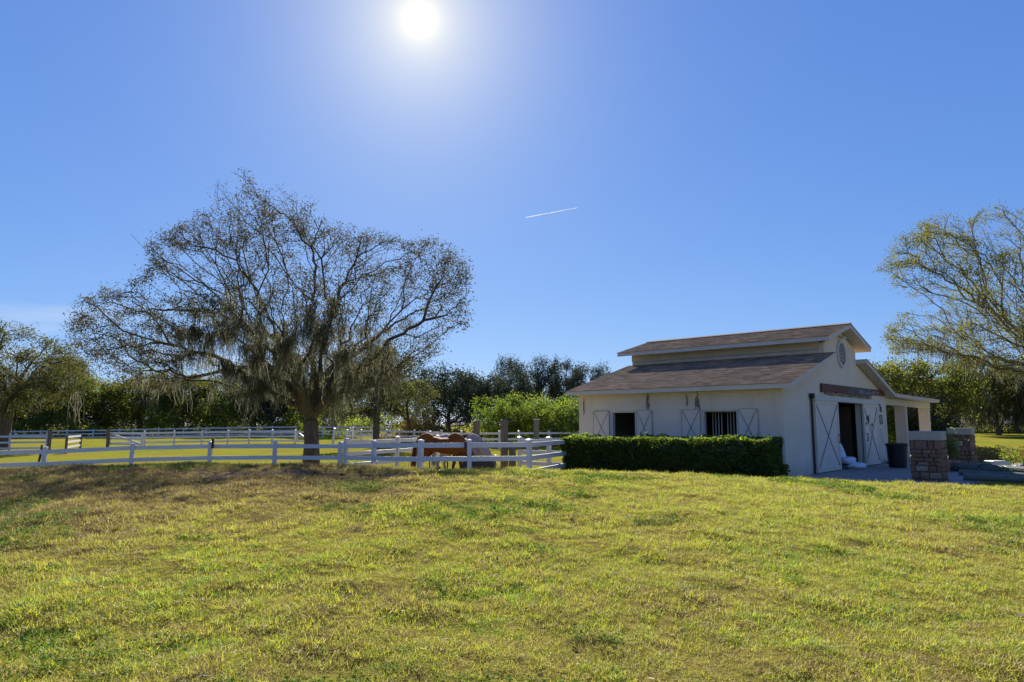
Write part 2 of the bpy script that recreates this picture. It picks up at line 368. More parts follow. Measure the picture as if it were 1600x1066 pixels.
def dirt(x, y):
    x = np.asarray(x, float); y = np.asarray(y, float); P = np.c_[np.ravel(x), np.ravel(y)]
    n = (.45*vnoise(P, 2.4, 11)+.3*vnoise(P, 6, 12)).reshape(x.shape)
    m = np.zeros(x.shape)
    for gx, gy, rx, ry in DIRT:
        q = np.sqrt(((x-gx)/rx)**2+((y-gy)/ry)**2); m = np.maximum(m, sstep((1.25+n-q)/.6))
    return m
def axis(lo, hi, step, far):
    a = list(np.arange(lo, hi+1e-6, step)); s = step; v = hi
    while v < far: s *= 1.22; v += s; a.append(v)
    b = []; s = step; v = lo
    while v > -far: s *= 1.22; v -= s; b.append(v)
    return np.array(b[::-1]+a)
gxs = axis(-24, 24, .2, 5000); gys = axis(0, 26, .2, 5000)
GX, GY = np.meshgrid(gxs, gys); GZ = gz(GX, GY)+bumps(GX, GY)
GD = np.where((GY < 24) & (GY > 2) & (np.abs(GX) < 24), dirt(GX, GY), 0)
GZ = GZ+GD*.018*(1+vnoise(np.c_[GX.ravel(), GY.ravel()], 5, 9).reshape(GX.shape))
nx, ny = len(gxs), len(gys)
ii = np.arange(nx*ny).reshape(ny, nx)
quads = np.c_[ii[:-1, :-1].ravel(), ii[:-1, 1:].ravel(), ii[1:, 1:].ravel(), ii[1:, :-1].ravel()]
gme = np_mesh('ground', np.c_[GX.ravel(), GY.ravel(), GZ.ravel()], quads, smooth=True)
at_d = gme.attributes.new('dirt', 'FLOAT', 'POINT'); at_d.data.foreach_set('value', GD.ravel().astype(np.float32))

def grass_colour(nt, blade):
    """dormant pasture: straw, olive, yellow-green and fresh green patches by place"""
    g = N(nt, 'ShaderNodeNewGeometry'); v = g.outputs['Position']
    a = noise(nt, v, .42, 3, .55); b = noise(nt, v, 2.0, 4, .6); c = noise(nt, v, 5.5, 3, .6)
    s = N(nt, 'ShaderNodeMath', operation='MULTIPLY_ADD'); s.inputs[1].default_value = .42; nt.links.new(a, s.inputs[0])
    s2 = N(nt, 'ShaderNodeMath', operation='MULTIPLY_ADD'); s2.inputs[1].default_value = .50; nt.links.new(b, s2.inputs[0])
    s3 = N(nt, 'ShaderNodeMath', operation='MULTIPLY_ADD'); s3.inputs[1].default_value = .75; nt.links.new(c, s3.inputs[0]); s3.inputs[2].default_value = -.325
    nt.links.new(s3.outputs[0], s2.inputs[2]); nt.links.new(s2.outputs[0], s.inputs[2])
    src = s.outputs[0]
    if blade:
        at_ = N(nt, 'ShaderNodeAttribute', attribute_name='rnd')
        s4 = N(nt, 'ShaderNodeMath', operation='MULTIPLY_ADD'); s4.inputs[1].default_value = .34; s4.inputs[2].default_value = -.17
        nt.links.new(at_.outputs['Fac'], s4.inputs[0])
        s5 = N(nt, 'ShaderNodeMath', operation='ADD'); nt.links.new(s4.outputs[0], s5.inputs[0]); nt.links.new(src, s5.inputs[1]); src = s5.outputs[0]
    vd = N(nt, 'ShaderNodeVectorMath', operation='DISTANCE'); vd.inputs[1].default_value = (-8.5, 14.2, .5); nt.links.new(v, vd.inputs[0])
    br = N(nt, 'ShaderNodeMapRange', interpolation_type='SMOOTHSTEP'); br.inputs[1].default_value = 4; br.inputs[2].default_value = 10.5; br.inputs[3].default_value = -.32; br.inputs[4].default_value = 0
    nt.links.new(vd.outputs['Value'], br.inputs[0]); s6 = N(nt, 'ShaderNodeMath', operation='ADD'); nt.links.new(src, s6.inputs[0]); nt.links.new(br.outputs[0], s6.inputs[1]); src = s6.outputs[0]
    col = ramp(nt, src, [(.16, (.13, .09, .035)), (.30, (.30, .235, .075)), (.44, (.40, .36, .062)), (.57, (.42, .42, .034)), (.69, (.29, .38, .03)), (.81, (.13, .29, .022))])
    sx = N(nt, 'ShaderNodeSeparateXYZ'); nt.links.new(v, sx.inputs[0])
    far = N(nt, 'ShaderNodeMapRange', interpolation_type='SMOOTHSTEP'); far.inputs[1].default_value = 19; far.inputs[2].default_value = 27
    nt.links.new(sx.outputs['Y'], far.inputs[0])
    fc = ramp(nt, noise(nt, v, .16, 5, .6), [(.34, (.22, .185, .045)), (.5, (.245, .235, .034)), (.66, (.17, .21, .032))])
    return v, mixc(nt, far.outputs[0], col, fc)
def ground_mat():
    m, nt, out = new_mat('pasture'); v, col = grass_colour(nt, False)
    col = mixc(nt, 1.0, col, ramp(nt, noise(nt, v, 26, 4, .7), [(.3, (.6, .57, .55)), (.7, (1, 1, 1))]), 'MULTIPLY')
    nsx = N(nt, 'ShaderNodeSeparateXYZ'); nt.links.new(v, nsx.inputs[0]); nr_ = N(nt, 'ShaderNodeMapRange'); nr_.inputs[1].default_value = 17; nr_.inputs[2].default_value = 26; nr_.inputs[3].default_value = .75; nr_.inputs[4].default_value = 0
    nt.links.new(nsx.outputs['Y'], nr_.inputs[0]); col = mixc(nt, nr_.outputs[0], col, ramp(nt, noise(nt, v, 9, 5, .7), [(.3, (.06, .044, .018)), (.7, (.19, .15, .052))]))      # thatch under the tufts
    d = N(nt, 'ShaderNodeAttribute', attribute_name='dirt')
    soil = ramp(nt, noise(nt, v, 18, 5, .7), [(.3, (.09, .064, .044)), (.7, (.19, .14, .095))])
    col = mixc(nt, d.outputs['Fac'], col, soil)
    p = N(nt, 'ShaderNodeBsdfPrincipled'); nt.links.new(col, p.inputs['Base Color']); p.inputs['Roughness'].default_value = 1; p.inputs['Specular IOR Level'].default_value = 0
    b = N(nt, 'ShaderNodeBump'); b.inputs['Strength'].default_value = 1; b.inputs['Distance'].default_value = .05
    nt.links.new(noise(nt, v, 14, 5, .7), b.inputs['Height']); nt.links.new(b.outputs[0], p.inputs['Normal'])
    nt.links.new(p.outputs[0], out.inputs[0]); return m
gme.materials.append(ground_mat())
tag(link('ground', gme), 'dry olive pasture rising to a low brow before the fence', kind='structure')

# barn frame: local x runs along the gable wall, local y along the hedge wall
BC = at(1229, 742, 21.7); BC[2] = 0; BR = R(48)
BS, BT = np.array([math.cos(BR), math.sin(BR), 0]), np.array([-math.sin(BR), math.cos(BR), 0])
def B(s, t, z=0): return BC+BS*s+BT*t+np.array([0, 0, z])
def toB(x, y):
    dx = x-BC[0]; dy = y-BC[1]; return dx*BS[0]+dy*BS[1], dx*BT[0]+dy*BT[1]

# ------------------------------------------------------------------ grass (instanced tufts)
def blade_mat():
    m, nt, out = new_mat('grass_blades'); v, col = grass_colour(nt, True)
    d = N(nt, 'ShaderNodeBsdfDiffuse'); t = N(nt, 'ShaderNodeBsdfTranslucent'); nt.links.new(col, d.inputs[0]); nt.links.new(col, t.inputs[0])
    x = N(nt, 'ShaderNodeMixShader'); x.inputs[0].default_value = .58; nt.links.new(d.outputs[0], x.inputs[1]); nt.links.new(t.outputs[0], x.inputs[2])
    g = N(nt, 'ShaderNodeBsdfGlossy'); g.inputs['Roughness'].default_value = .5
    y = N(nt, 'ShaderNodeMixShader'); y.inputs[0].default_value = .035; nt.links.new(x.outputs[0], y.inputs[1]); nt.links.new(g.outputs[0], y.inputs[2])
    nt.links.new(y.outputs[0], out.inputs[0]); return m
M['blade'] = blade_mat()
M['weedleaf'] = leafmat('weed_leaves', [(0, (.05, .13, .02)), (.5, (.09, .20, .03)), (1, (.16, .26, .05))], .5, .0)
def tuft(name, nb, rad, lmin, lmax, wid, mat, seed, flat=.5):
    r = np.random.default_rng(seed); V = []; Fq = []; at_ = []
    for i in range(nb):
        a = r.uniform(0, 6.28); q = rad*math.sqrt(r.uniform()); p = np.array([q*math.cos(a), q*math.sin(a), -.01])
        L = r.uniform(lmin, lmax); yaw = r.uniform(0, 6.28); tl = r.uniform(.15, 1.15)*flat*1.3; cur = r.uniform(.2, 1.5)
        h = np.array([math.cos(yaw), math.sin(yaw), 0]); side = np.array([-h[1], h[0], 0]); tw = r.uniform(-.8, .8)
        b = len(V); ns = 4
        for k in range(ns):
            f = k/(ns-1); w = wid*(1-f**1.5)*.5+.0004
            sd_ = side*math.cos(tw*f)+np.array([0, 0, 1])*math.sin(tw*f)
            V += [p-sd_*w, p+sd_*w]
            ang = tl+cur*f; p = p+(h*math.sin(ang)+np.array([0, 0, 1])*math.cos(ang))*L/(ns-1)
        for k in range(ns-1): Fq.append((b+2*k, b+2*k+1, b+2*k+3, b+2*k+2))
        at_ += [r.uniform()]*(ns-1)
    me = np_mesh(name, V, np.array(Fq), at_, mat)
    return bpy.data.objects.new(name, me)                       # prototype: lives only inside the node group
def weed(name, n, seed, mat):
    r = np.random.default_rng(seed); V = []; Fq = []; at_ = []
    for i in range(n):
        a = r.uniform(0, 6.28); q = .10*math.sqrt(r.uniform()); c = np.array([q*math.cos(a), q*math.sin(a), r.uniform(.0, .03)])
        y = r.uniform(0, 6.28); d = np.array([math.cos(y), math.sin(y), r.uniform(-.1, .7)]); d /= np.linalg.norm(d)
        s_ = np.array([-math.sin(y), math.cos(y), r.uniform(-.4, .4)]); L = r.uniform(.012, .03); w = L*.4
        b = len(V); V += [c, c+d*L*.5+s_*w, c+d*L, c+d*L*.5-s_*w]; Fq.append((b, b+1, b+2, b+3)); at_.append(r.uniform())
    return bpy.data.objects.new(name, np_mesh(name, V, np.array(Fq), at_, mat))
def scatter(name, label, pts, rots, scl, protos):
    me = bpy.data.meshes.new(name); me.vertices.add(len(pts)); me.vertices.foreach_set('co', np.asarray(pts, np.float32).ravel())
    a = me.attributes.new('rot', 'FLOAT_VECTOR', 'POINT'); a.data.foreach_set('vector', np.asarray(rots, np.float32).ravel())
    a = me.attributes.new('scl', 'FLOAT', 'POINT'); a.data.foreach_set('value', np.asarray(scl, np.float32))
    a = me.attributes.new('idx', 'INT', 'POINT'); a.data.foreach_set('value', RNG.integers(0, len(protos), len(pts)).astype(np.int32))
    o = link(name, me); ng = bpy.data.node_groups.new(name, 'GeometryNodeTree')
    ng.interface.new_socket('Geometry', in_out='INPUT', socket_type='NodeSocketGeometry'); ng.interface.new_socket('Geometry', in_out='OUTPUT', socket_type='NodeSocketGeometry')
    gi = ng.nodes.new('NodeGroupInput'); go = ng.nodes.new('NodeGroupOutput'); ip = ng.nodes.new('GeometryNodeInstanceOnPoints'); jn = ng.nodes.new('GeometryNodeJoinGeometry')
    for p in protos:
        oi = ng.nodes.new('GeometryNodeObjectInfo'); oi.inputs['Object'].default_value = p; oi.inputs['As Instance'].default_value = True
        ng.links.new(oi.outputs['Geometry'], jn.inputs[0])
    def na(nm, ty):
        n = ng.nodes.new('GeometryNodeInputNamedAttribute'); n.data_type = ty; n.inputs['Name'].default_value = nm; return n.outputs['Attribute']
    ng.links.new(gi.outputs[0], ip.inputs['Points']); ng.links.new(jn.outputs[0], ip.inputs['Instance']); ip.inputs['Pick Instance'].default_value = True
    ng.links.new(na('idx', 'INT'), ip.inputs['Instance Index']); ng.links.new(na('rot', 'FLOAT_VECTOR'), ip.inputs['Rotation']); ng.links.new(na('scl', 'FLOAT'), ip.inputs['Scale'])
    ng.links.new(ip.outputs[0], go.inputs[0])
    md = o.modifiers.new('tufts', 'NODES'); md.node_group = ng
    return tag(o, label, kind='stuff')
def sample_band(y0, y1, dens, amax=.98):
    hw = amax*y1+3.0; n = int(dens*(y1-y0)*2*hw)                       # a little wider than the view, for a step to the side
    y = RNG.uniform(y0, y1, n); x = RNG.uniform(-hw, hw, n); k = np.abs(x) < amax*y+3.0; return x[k], y[k]
bands = [(1.2, 3.0, 200, 1.1), (3.0, 5.5, 380, 1.0), (5.5, 8, 260, 1.08), (8, 12, 150, 1.3), (12, 17, 90, 1.5), (17, 24, 40, 1.9), (24, 36, 9, 2.6)]
gp, gr, gs = [], [], []
for y0, y1, dn, sc_ in bands:
    x, y = sample_band(y0, y1, dn)
    s_, t_ = toB(x, y)
    ok = ~((s_ > -.1) & (s_ < 26) & (t_ > -8.5) & (t_ < 8.4))
    ok |= (y < 19.6) & (t_ < -1.2) & ~((s_ > -.2) & (s_ < 26) & (t_ > -2.4) & (t_ < 8.4)) & (gz(x, y) > .06)
    P = np.c_[x, y]; nz = .5*vnoise(P, 1.3, 21)+.8*vnoise(P, 3.4, 22)+.5*vnoise(P, 7.5, 23)
    ok &= (dirt(x, y) < .6+.45*RNG.uniform(-1, 1, len(x)))
    ok &= (nz > -.55) | (RNG.uniform(size=len(x)) < .5)
    x, y, nz = x[ok], y[ok], nz[ok]
    gp.append(np.c_[x, y, gz(x, y)+bumps(x, y)]); n = len(x)
    gr.append(np.c_[RNG.normal(0, .18, n), RNG.normal(0, .18, n), RNG.uniform(0, 6.28, n)])
    gs.append(sc_*(.80+.34*np.clip(nz, -.5, 1.2))*RNG.uniform(.65, 1.3, n))
protos = [tuft('grass_tuft', 46, .105, .026, .068, .0038, M['blade'], 100+i, .85) for i in range(6)]
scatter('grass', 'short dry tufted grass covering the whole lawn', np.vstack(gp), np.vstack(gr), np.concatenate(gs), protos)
x, y = sample_band(3.2, 21, 95)
P = np.c_[x, y]; wm = vnoise(P, .55, 31)+.6*vnoise(P, 1.6, 32)
s_, t_ = toB(x, y)
ok = (wm > .62) & ~((s_ > -.5) & (t_ > -3)) & (dirt(x, y) < .3)
for px, py, rr in ((30, 893, .35), (310, 843, .22), (700, 742, .8), (840, 745, .9), (560, 760, .8), (700, 800, 1.3), (820, 790, 1.0), (690, 925, .3), (930, 1000, .3), (850, 860, .3), (1220, 905, .3), (1400, 780, .7), (1520, 820, .8), (60, 1010, .45), (20, 1040, .4), (100, 1030, .4), (265, 1005, .3), (700, 930, .35), (900, 770, .6)):
    gx, gy = gpt(px, py); ok |= (np.hypot(x-gx, (y-gy)) < rr*RNG.uniform(.3, 1.1, len(x)))
x, y = x[ok], y[ok]; n = len(x)
scatter('lawn_weeds', 'bright green low weeds in patches through the dry grass', np.c_[x, y, gz(x, y)+bumps(x, y)+.012], np.c_[RNG.normal(0, .15, n), RNG.normal(0, .15, n), RNG.uniform(0, 6.28, n)], RNG.uniform(.6, 1.1, n)*(.8+y*.03), [weed('weed_rosette', 26, 300+i, M['weedleaf']) for i in range(3)])
# turned soil clods on the dug patches
cp = []
for gx, gy, rx, ry in DIRT:
    k = int(40*rx*ry/.06)+5; k = min(k, 110)
    a = RNG.uniform(0, 6.28, k); q = np.sqrt(RNG.uniform(0, 1, k)); cp.append(np.c_[gx+rx*q*np.cos(a), gy+ry*q*np.sin(a)])
cp = np.vstack(cp); cs = RNG.uniform(.006, .022, len(cp))*(1+1.0*(RNG.uniform(size=len(cp)) < .08))
ico = bmesh.new(); bmesh.ops.create_icosphere(ico, subdivisions=1, radius=1); iv = np.array([v.co[:] for v in ico.verts]); ifc = np.array([[v.index for v in f.verts] for f in ico.faces]); ico.free()
V = []; Fc = []
for i, (c, s_) in enumerate(zip(cp, cs)):
    vv = iv*(s_*np.array([1.2, 1.0, .7]))*(1+.35*RNG.normal(size=(len(iv), 1))*.6)
    V.append(vv+np.array([c[0], c[1], gz(c[0], c[1])+.03])); Fc.append(ifc+i*len(iv))
M['soil'] = surf('soil', (.10, .072, .048), (.20, .145, .10), 14, 1, .6, 40, None, None, 0)
tag(link('soil_clods', np_mesh('soil_clods', np.vstack(V), np.vstack(Fc), None, M['soil'])), 'dark turned soil clods scattered on dug patches of lawn', kind='stuff')

# ------------------------------------------------------------------ barn
def on_gable(px, py, off=0):
    p0 = BC-BT*off; d = ray(px, py); o = np.array([0, 0, EYE]); k = np.dot(p0-o, BT)/np.dot(d, BT); p = o+d*k
    return float(np.dot(p-BC, BS)), float(p[2])
barn = thing('barn', 'cream stucco barn with raised roof monitor and brown shingle roofs', 'barn', BC, BR)
def part(name, mb, mat, parent=barn, label=None, **k):
    o = link(name, mb.mesh(name, mat, **k), parent)
    if label: o['label'] = label
    return o
g = MB().prism([(0,-.2),(5.0,-.2),(5.0,2.5),(8.35,2.5),(8.35,-.2),(12.3,-.2),(12.3,2.90),(8.1,4.08),(8.1,4.63),(6.15,5.29),(4.2,4.63),(4.2,4.08),(0,2.88)], 0, .2)
part('gable_wall', g, M['stucco'])
W1, W2 = (5.42, 6.49), (1.52, 2.77); wz0, wz1 = .85, 2.15
lw = MB().box(0, .2, .2, 8.0, -.2, wz0).box(0, .2, .2, 8.0, wz1, 2.84)
lw.box(0, .2, .2, W2[0], wz0, wz1).box(0, .2, W2[1], W1[0], wz0, wz1).box(0, .2, W1[1], 8.0, wz0, wz1)
part('side_wall', lw, M['stucco'])
part('rear_wall', MB().prism([(.2,-.2),(12.3,-.2),(12.3,2.86),(8.1,4.05),(4.2,4.05),(.2,2.86)], 7.8, 8.0), M['stucco'])
part('rear_side_wall', MB().box(12.1, 12.298, .2, 7.8, -.2, 2.84), M['stucco'])
SL = .284
def slope_roof(name, s0, z0, s1, z1, t0, t1, th=.16):
    r_ = part(name, MB().prism([(s0, z0-th), (s1, z1-th), (s1, z1), (s0, z0)], t0, t1), M['trim'])
    return r_
def shingle_cover(parent, s0, z0, s1, z1, t0, t1, seed):
    """overlapping tabs laid in courses from the eave (s0) up to s1"""
    r = np.random.default_rng(seed); L = math.hypot(s1-s0, z1-z0); d = np.array([(s1-s0)/L, (z1-z0)/L]); nrm_ = np.array([-d[1], d[0]])
    if nrm_[1] < 0: nrm_ = -nrm_
    V = []; Fq = []; rn = []; q = -.03; k = 0
    while q < L-.02:
        c = .145; t = t0-.03-r.uniform(0, .3)
        tone = r.uniform(-.12, .12)
        while t < t1+.03:
            w = r.uniform(.16, .42); a0 = max(t, t0-.03); a1 = min(t+w, t1+.03); t += w
            if a1-a0 < .02: continue
            h = .005 if r.uniform() < .55 else .010; q1 = min(q+c+.02, L); a1 -= .004
            P = [(q, .002), (q, .006+h), (q1, .005)]
            b = len(V)
            for tt in (a0, a1):
                for u, hh in P:
                    p = np.array([s0, z0])+d*u+nrm_*hh; V.append((p[0], tt, p[1]))
            Fq += [(b, b+3, b+4, b+1), (b+1, b+4, b+5, b+2)]; v = min(1, max(0, r.uniform()+tone)); rn += [v, v]
        q += c; k += 1
    me = np_mesh('shingles', V, np.array(Fq), rn, M['shingle']); return tag(link('shingles', me, parent), kind='stuff')
r1 = slope_roof('roof', -.42, 2.95, 4.198, 4.262, -.40, 8.30); shingle_cover(r1, -.42, 2.95, 4.198, 4.262, -.40, 8.30, 1)
r2 = slope_roof('roof', 12.55, 3.02, 8.102, 4.283, -.40, 8.30); shingle_cover(r2, 12.55, 3.02, 8.102, 4.283, -.40, 8.30, 2)
mr1 = slope_roof('monitor_roof', 3.5, 4.79, 6.15, 5.50, -.42, 8.45); shingle_cover(mr1, 3.5, 4.79, 6.15, 5.50, -.42, 8.45, 3)
mr2 = slope_roof('monitor_roof', 8.8, 4.79, 6.152, 5.50, -.42, 8.45); shingle_cover(mr2, 8.8, 4.79, 6.152, 5.50, -.42, 8.45, 4)
lt = slope_roof('porch_roof', 21.75, 3.02, 12.56, 3.045, -.42, 8.30); shingle_cover(lt, 21.75, 3.02, 12.56, 3.045, -.42, 8.30, 5)
part('monitor_wall', MB().box(4.2, 4.34, .2, 8.13, 4.08, 4.40).box(4.175, 4.34, .21, 8.14, 4.412, 4.74), M['trim'])
part('monitor_wall', MB().box(7.96, 8.1, .2, 8.13, 4.08, 4.74), M['trim'])
part('monitor_wall', MB().prism([(4.345,4.1),(7.955,4.1),(7.955,4.66),(6.15,5.28),(4.345,4.66)], 7.98, 8.12), M['trim'])
part('ridge_cap', MB().prism([(5.98,5.47),(6.15,5.53),(6.32,5.47),(6.32,5.492),(6.15,5.555),(5.98,5.492)], -.44, 8.47), M['shingle'])
part('header_beam', MB().box(12.31, 21.6, .02, .30, 2.56, 2.858), M['stucco'])
for s_, t_ in ((16.0, 0.0), (21.15, 0.0), (16.0, 7.5), (21.15, 7.5)):
    part('porch_post', MB().box(s_, s_+.32, t_+.03, t_+.52, -.2, 2.56 if t_ < 1 else 2.86), M['stucco'])
# round louvred vent
vs, vz, vr = 6.2, 4.37, .50
ring = MB(); k = 32
pr = [(vr-.07, -.035), (vr-.07, -.06), (vr+.03, -.06), (vr+.03, -.002)]
vv = [(vs+r_*math.cos(2*math.pi*j/k), y_, vz+r_*math.sin(2*math.pi*j/k)) for r_, y_ in pr for j in range(k)]
ring.add(vv, [(i*k+j, i*k+(j+1) % k, (i+1)*k+(j+1) % k, (i+1)*k+j) for i in range(3) for j in range(k)])
vent = part('gable_vent', ring, M['trim'], label='round louvred vent under the barn ridge')
bk = MB().add([(vs+(vr-.06)*math.cos(2*math.pi*j/k), -.004, vz+(vr-.06)*math.sin(2*math.pi*j/k)) for j in range(k)], [tuple(range(k))])
part('vent_backing', bk, M['dark'], vent)
for i in range(12):
    z = vz-.40+i*.072; hw = math.sqrt(max(.0, (vr-.07)**2-(z-vz)**2))
    if hw > .08: part('slat', MB().add([(vs-hw, -.01, z+.045), (vs+hw, -.01, z+.045), (vs+hw, -.05, z), (vs-hw, -.05, z), (vs-hw, -.01, z+.055), (vs+hw, -.01, z+.055), (vs+hw, -.05, z+.010), (vs-hw, -.05, z+.010)],
         [(0,1,2,3),(7,6,5,4),(3,2,6,7),(0,4,5,1),(1,5,6,2),(0,3,7,4)]), M['trim'], vent)
fl = part('flood_light', MB().box(6.0, 6.3, -.05, -.002, 4.99, 5.09), M['trim'])
for dx in (-.12, .12): part('lamp_head', MB().tube([(6.15+dx, -.05, 5.04), (6.15+dx*1.3, -.22, 4.97)], [.03, .065], 10), M['trim'], fl)
# door track, dark tube, drips
tr = part('door_track', MB().box(2.5, 10.5, -.16, -.004, 2.50, 2.68), M['trim'])
part('track_end', MB().box(2.36, 2.48, -.17, -.02, 2.55, 2.72), M['dark'], tr)
part('dark_tube', MB().tube([(2.44, -.05, 2.55), (2.44, -.05, .0)], .03, 8), M['dark'])  # thin dark upright tube on the wall left of the doors
for i, (s_, z0, z1) in enumerate(((0, 2.80, 2.20),)): pass
def xdoor(s0, s1, z0, z1, y0, y1, name='sliding_door', handle=None):
    d = part(name, MB().box(s0, s1, y0+.02, y1, z0, z1), M['door'])
    fw = .11
    fr = MB().box(s0, s0+fw, y0, y0+.018, z0, z1).box(s1-fw, s1, y0, y0+.018, z0, z1).box(s0+fw+.002, s1-fw-.002, y0, y0+.018, z1-fw, z1).box(s0+fw+.002, s1-fw-.002, y0, y0+.018, z0, z0+fw)
    part('door_frame', fr, M['door'], d)
    # diagonal grooves read as dark lines: thin dark battens let into the face
    a, b = (s0+fw+.01, y0+.012, z0+fw+.02), (s1-fw-.01, y0+.012, z1-fw-.02)
    part('brace', MB().bar(a, b, .022, .03, (0, 1, 0)), M['groove'], d)
    part('brace', MB().bar((a[0], y0+.016, b[2]), (b[0], y0+.016, a[2]), .022, .03, (0, 1, 0)), M['groove'], d)
    if handle is not None:
        part('handle', MB().bar((handle, y0-.06, 1.02), (handle, y0-.06, 1.30), .03).bar((handle, y0-.06, 1.02), (handle, y0, 1.02), .03).bar((handle, y0-.06, 1.30), (handle, y0, 1.30), .03), M['iron'], d)
    return d
xdoor(2.58, 5.08, .03, 2.50, -.13, -.05, handle=4.9)
xdoor(8.30, 10.42, .03, 2.50, -.13, -.05, handle=8.48)
# shutters: boards, rails and a cross brace
def shutter(t0, t1):
    z0, z1 = .95, 2.17
    sh = part('shutter', MB().box(-.035, -.012, t0, t1, z0, z1), M['door'])
    nb = 4
    for i in range(nb):
        za, zb_ = z0+(z1-z0)*i/nb, z0+(z1-z0)*(i+1)/nb
        part('board', MB().box(-.048, -.0352, t0+.004, t1-.004, za+.005, zb_-.005), M['door'], sh)
    f = MB()
    for q in (t0-.012, t1-.004): f.box(-.056, -.036, q, q+.016, z0, z1)
    f.box(-.0555, -.036, t0+.006, t1-.006, z1-.002, z1+.014)
    part('edge_strip', f, M['strip'], sh)
    part('brace', MB().bar((-.056, t0+.03, z0+.03), (-.056, t1-.03, z1-.03), .014, .012, (1, 0, 0)), M['groove'], sh)
    part('brace', MB().bar((-.059, t0+.03, z1-.03), (-.059, t1-.03, z0+.03), .014, .012, (1, 0, 0)), M['groove'], sh)
for a, b in ((6.56, 7.27), (4.72, 5.36), (2.84, 3.52), (.82, 1.47)): shutter(a, b)
for w, nb in ((W1, 0), (W2, 11)):
    fr = MB().box(.03, .19, w[0]+.0, w[0]+.05, wz0, wz1).box(.03, .19, w[1]-.05, w[1], wz0, wz1).box(.03, .19, w[0]+.051, w[1]-.051, wz1-.05, wz1).box(-.03, .19, w[0]+.051, w[1]-.051, wz0, wz0+.05)
    wf = part('window_frame', fr, M['trim'])
    if nb:
        for i in range(nb):
            t = w[0]+.08+(w[1]-w[0]-.16)*i/(nb-1)
            if i == 6: continue
            part('bar', MB().tube([(.62, t, .3), (.62, t, 2.07)], .019, 6), M['cream'], wf)  # stall bars, their pale colour standing in for daylight from beyond
        part('bar_rail', MB().box(.59, .65, w[0]-.1, w[1]+.1, 2.08, 2.15), M['cream'], wf); part('bar_rail', MB().box(.59, .65, w[0]-.1, w[1]+.1, 1.15, 1.22), M['cream'], wf)
# interior: stall partitions, posts, floor
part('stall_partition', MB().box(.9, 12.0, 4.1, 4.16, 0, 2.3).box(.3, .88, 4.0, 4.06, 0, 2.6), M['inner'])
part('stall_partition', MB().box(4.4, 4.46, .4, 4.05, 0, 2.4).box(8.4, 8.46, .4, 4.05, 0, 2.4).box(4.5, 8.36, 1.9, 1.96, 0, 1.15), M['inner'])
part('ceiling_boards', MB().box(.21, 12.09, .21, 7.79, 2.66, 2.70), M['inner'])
for s_ in (5.55, 6.1, 6.62): part('daylight_slit', MB().tube([(s_, 1.85, 1.16), (s_, 1.85, 2.45)], .028, 6), M['cream'])  # pale poles added in place of light coming through the slats
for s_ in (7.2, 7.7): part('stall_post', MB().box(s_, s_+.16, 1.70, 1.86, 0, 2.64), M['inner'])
# hanging stems and drips on the hedge wall
def wisp(t, z0, z1, seed):
    r = random.Random(seed); pts = []; n = 7
    for i in range(n): pts.append((-.03-.015*r.random(), t+r.uniform(-.03, .03)*(i > 0), z0+(z1-z0)*i/(n-1)))
    o = part('dry_vine', MB().tube(pts, [.008, .012, .02, .012, .022, .012, .005], 5), M['wood'])
    m = MB()
    for i in range(2, n-1):
        p = pts[i]; m.tube([p, (p[0]-.01, p[1]+r.uniform(-.05, .05), p[2]-.08)], [.008, .003], 4)
    part('vine_stem', m, M['wood'], o)
wisp(4.86, 2.80, 2.16, 1); wisp(4.90, 2.80, 2.2, 6); wisp(2.92, 2.80, 2.17, 2); wisp(2.99, 2.6, 2.17, 3); wisp(2.86, 2.55, 2.17, 5); wisp(7.75, 2.7, 2.0, 7); wisp(3.32, 2.7, 2.3, 8)

ap = MB().box(.7, 21.9, -4.6, -.012, -.16, 0).box(.2, 21.9, .0, 8.0, -.16, -.002)
tag(link('concrete_apron', ap.mesh('concrete_apron', M['concrete']), None, BC, BR), 'grey concrete apron in front of the barn doors', kind='structure')

# sign board over the door
sg = thing('sign_board', 'long dark red wooden sign board over the sliding barn doors', 'sign', B(0, 0), BR)
sz = lambda s: 3.12+.012*(s-3.6)
bot = [(3.56+i*.315, 2.80+.02*math.sin(i*1.7)+.018*math.sin(i*3.1)+(0.035 if i in (4, 5) else 0)) for i in range(21)]
part('red_plank', MB().prism([(3.56, 3.12), (3.56, 2.81)]+[p for p in bot[1:11]]+[(6.70, 2.82), (6.70, 3.135)], -.075, -.01), M['sign_red'], sg)
part('grey_plank', MB().prism([(6.705, 3.135), (6.705, 2.82)]+[p for p in bot[11:20]]+[(9.85, 2.84), (9.85, 3.15)], -.07, -.01), M['sign_grey'], sg)
part('end_plank', MB().prism([(9.86, 3.15), (9.86, 2.92), (11.9, 2.92), (11.9, 3.16)], -.072, -.01), M['sign_red'], sg)
part('live_edge', MB().prism([(4.0, 2.82), (4.0, 2.765)]+[(4.0+i*.39, 2.745+.012*math.sin(i*2.1)) for i in range(1, 15)]+[(9.8, 2.75), (9.8, 2.80), (7, 2.79), (5.4, 2.83), (4.9, 2.80)], -.085, -.012), M['sign_edge'], sg)
rl = random.Random(5); let = MB()
for i in range(9):                                              # worn hand-painted strokes, not legible in the photograph
    s_ = 8.15+i*.22
    for q in range(rl.choice((2, 2, 3))):
        a = (s_+rl.uniform(0, .13), -.078, 2.88+rl.uniform(0, .05)); b = (a[0]+rl.uniform(-.06, .08), -.078, 3.02+rl.uniform(-.04, .05)); let.bar(a, b, .03, .006, (0, 1, 0))
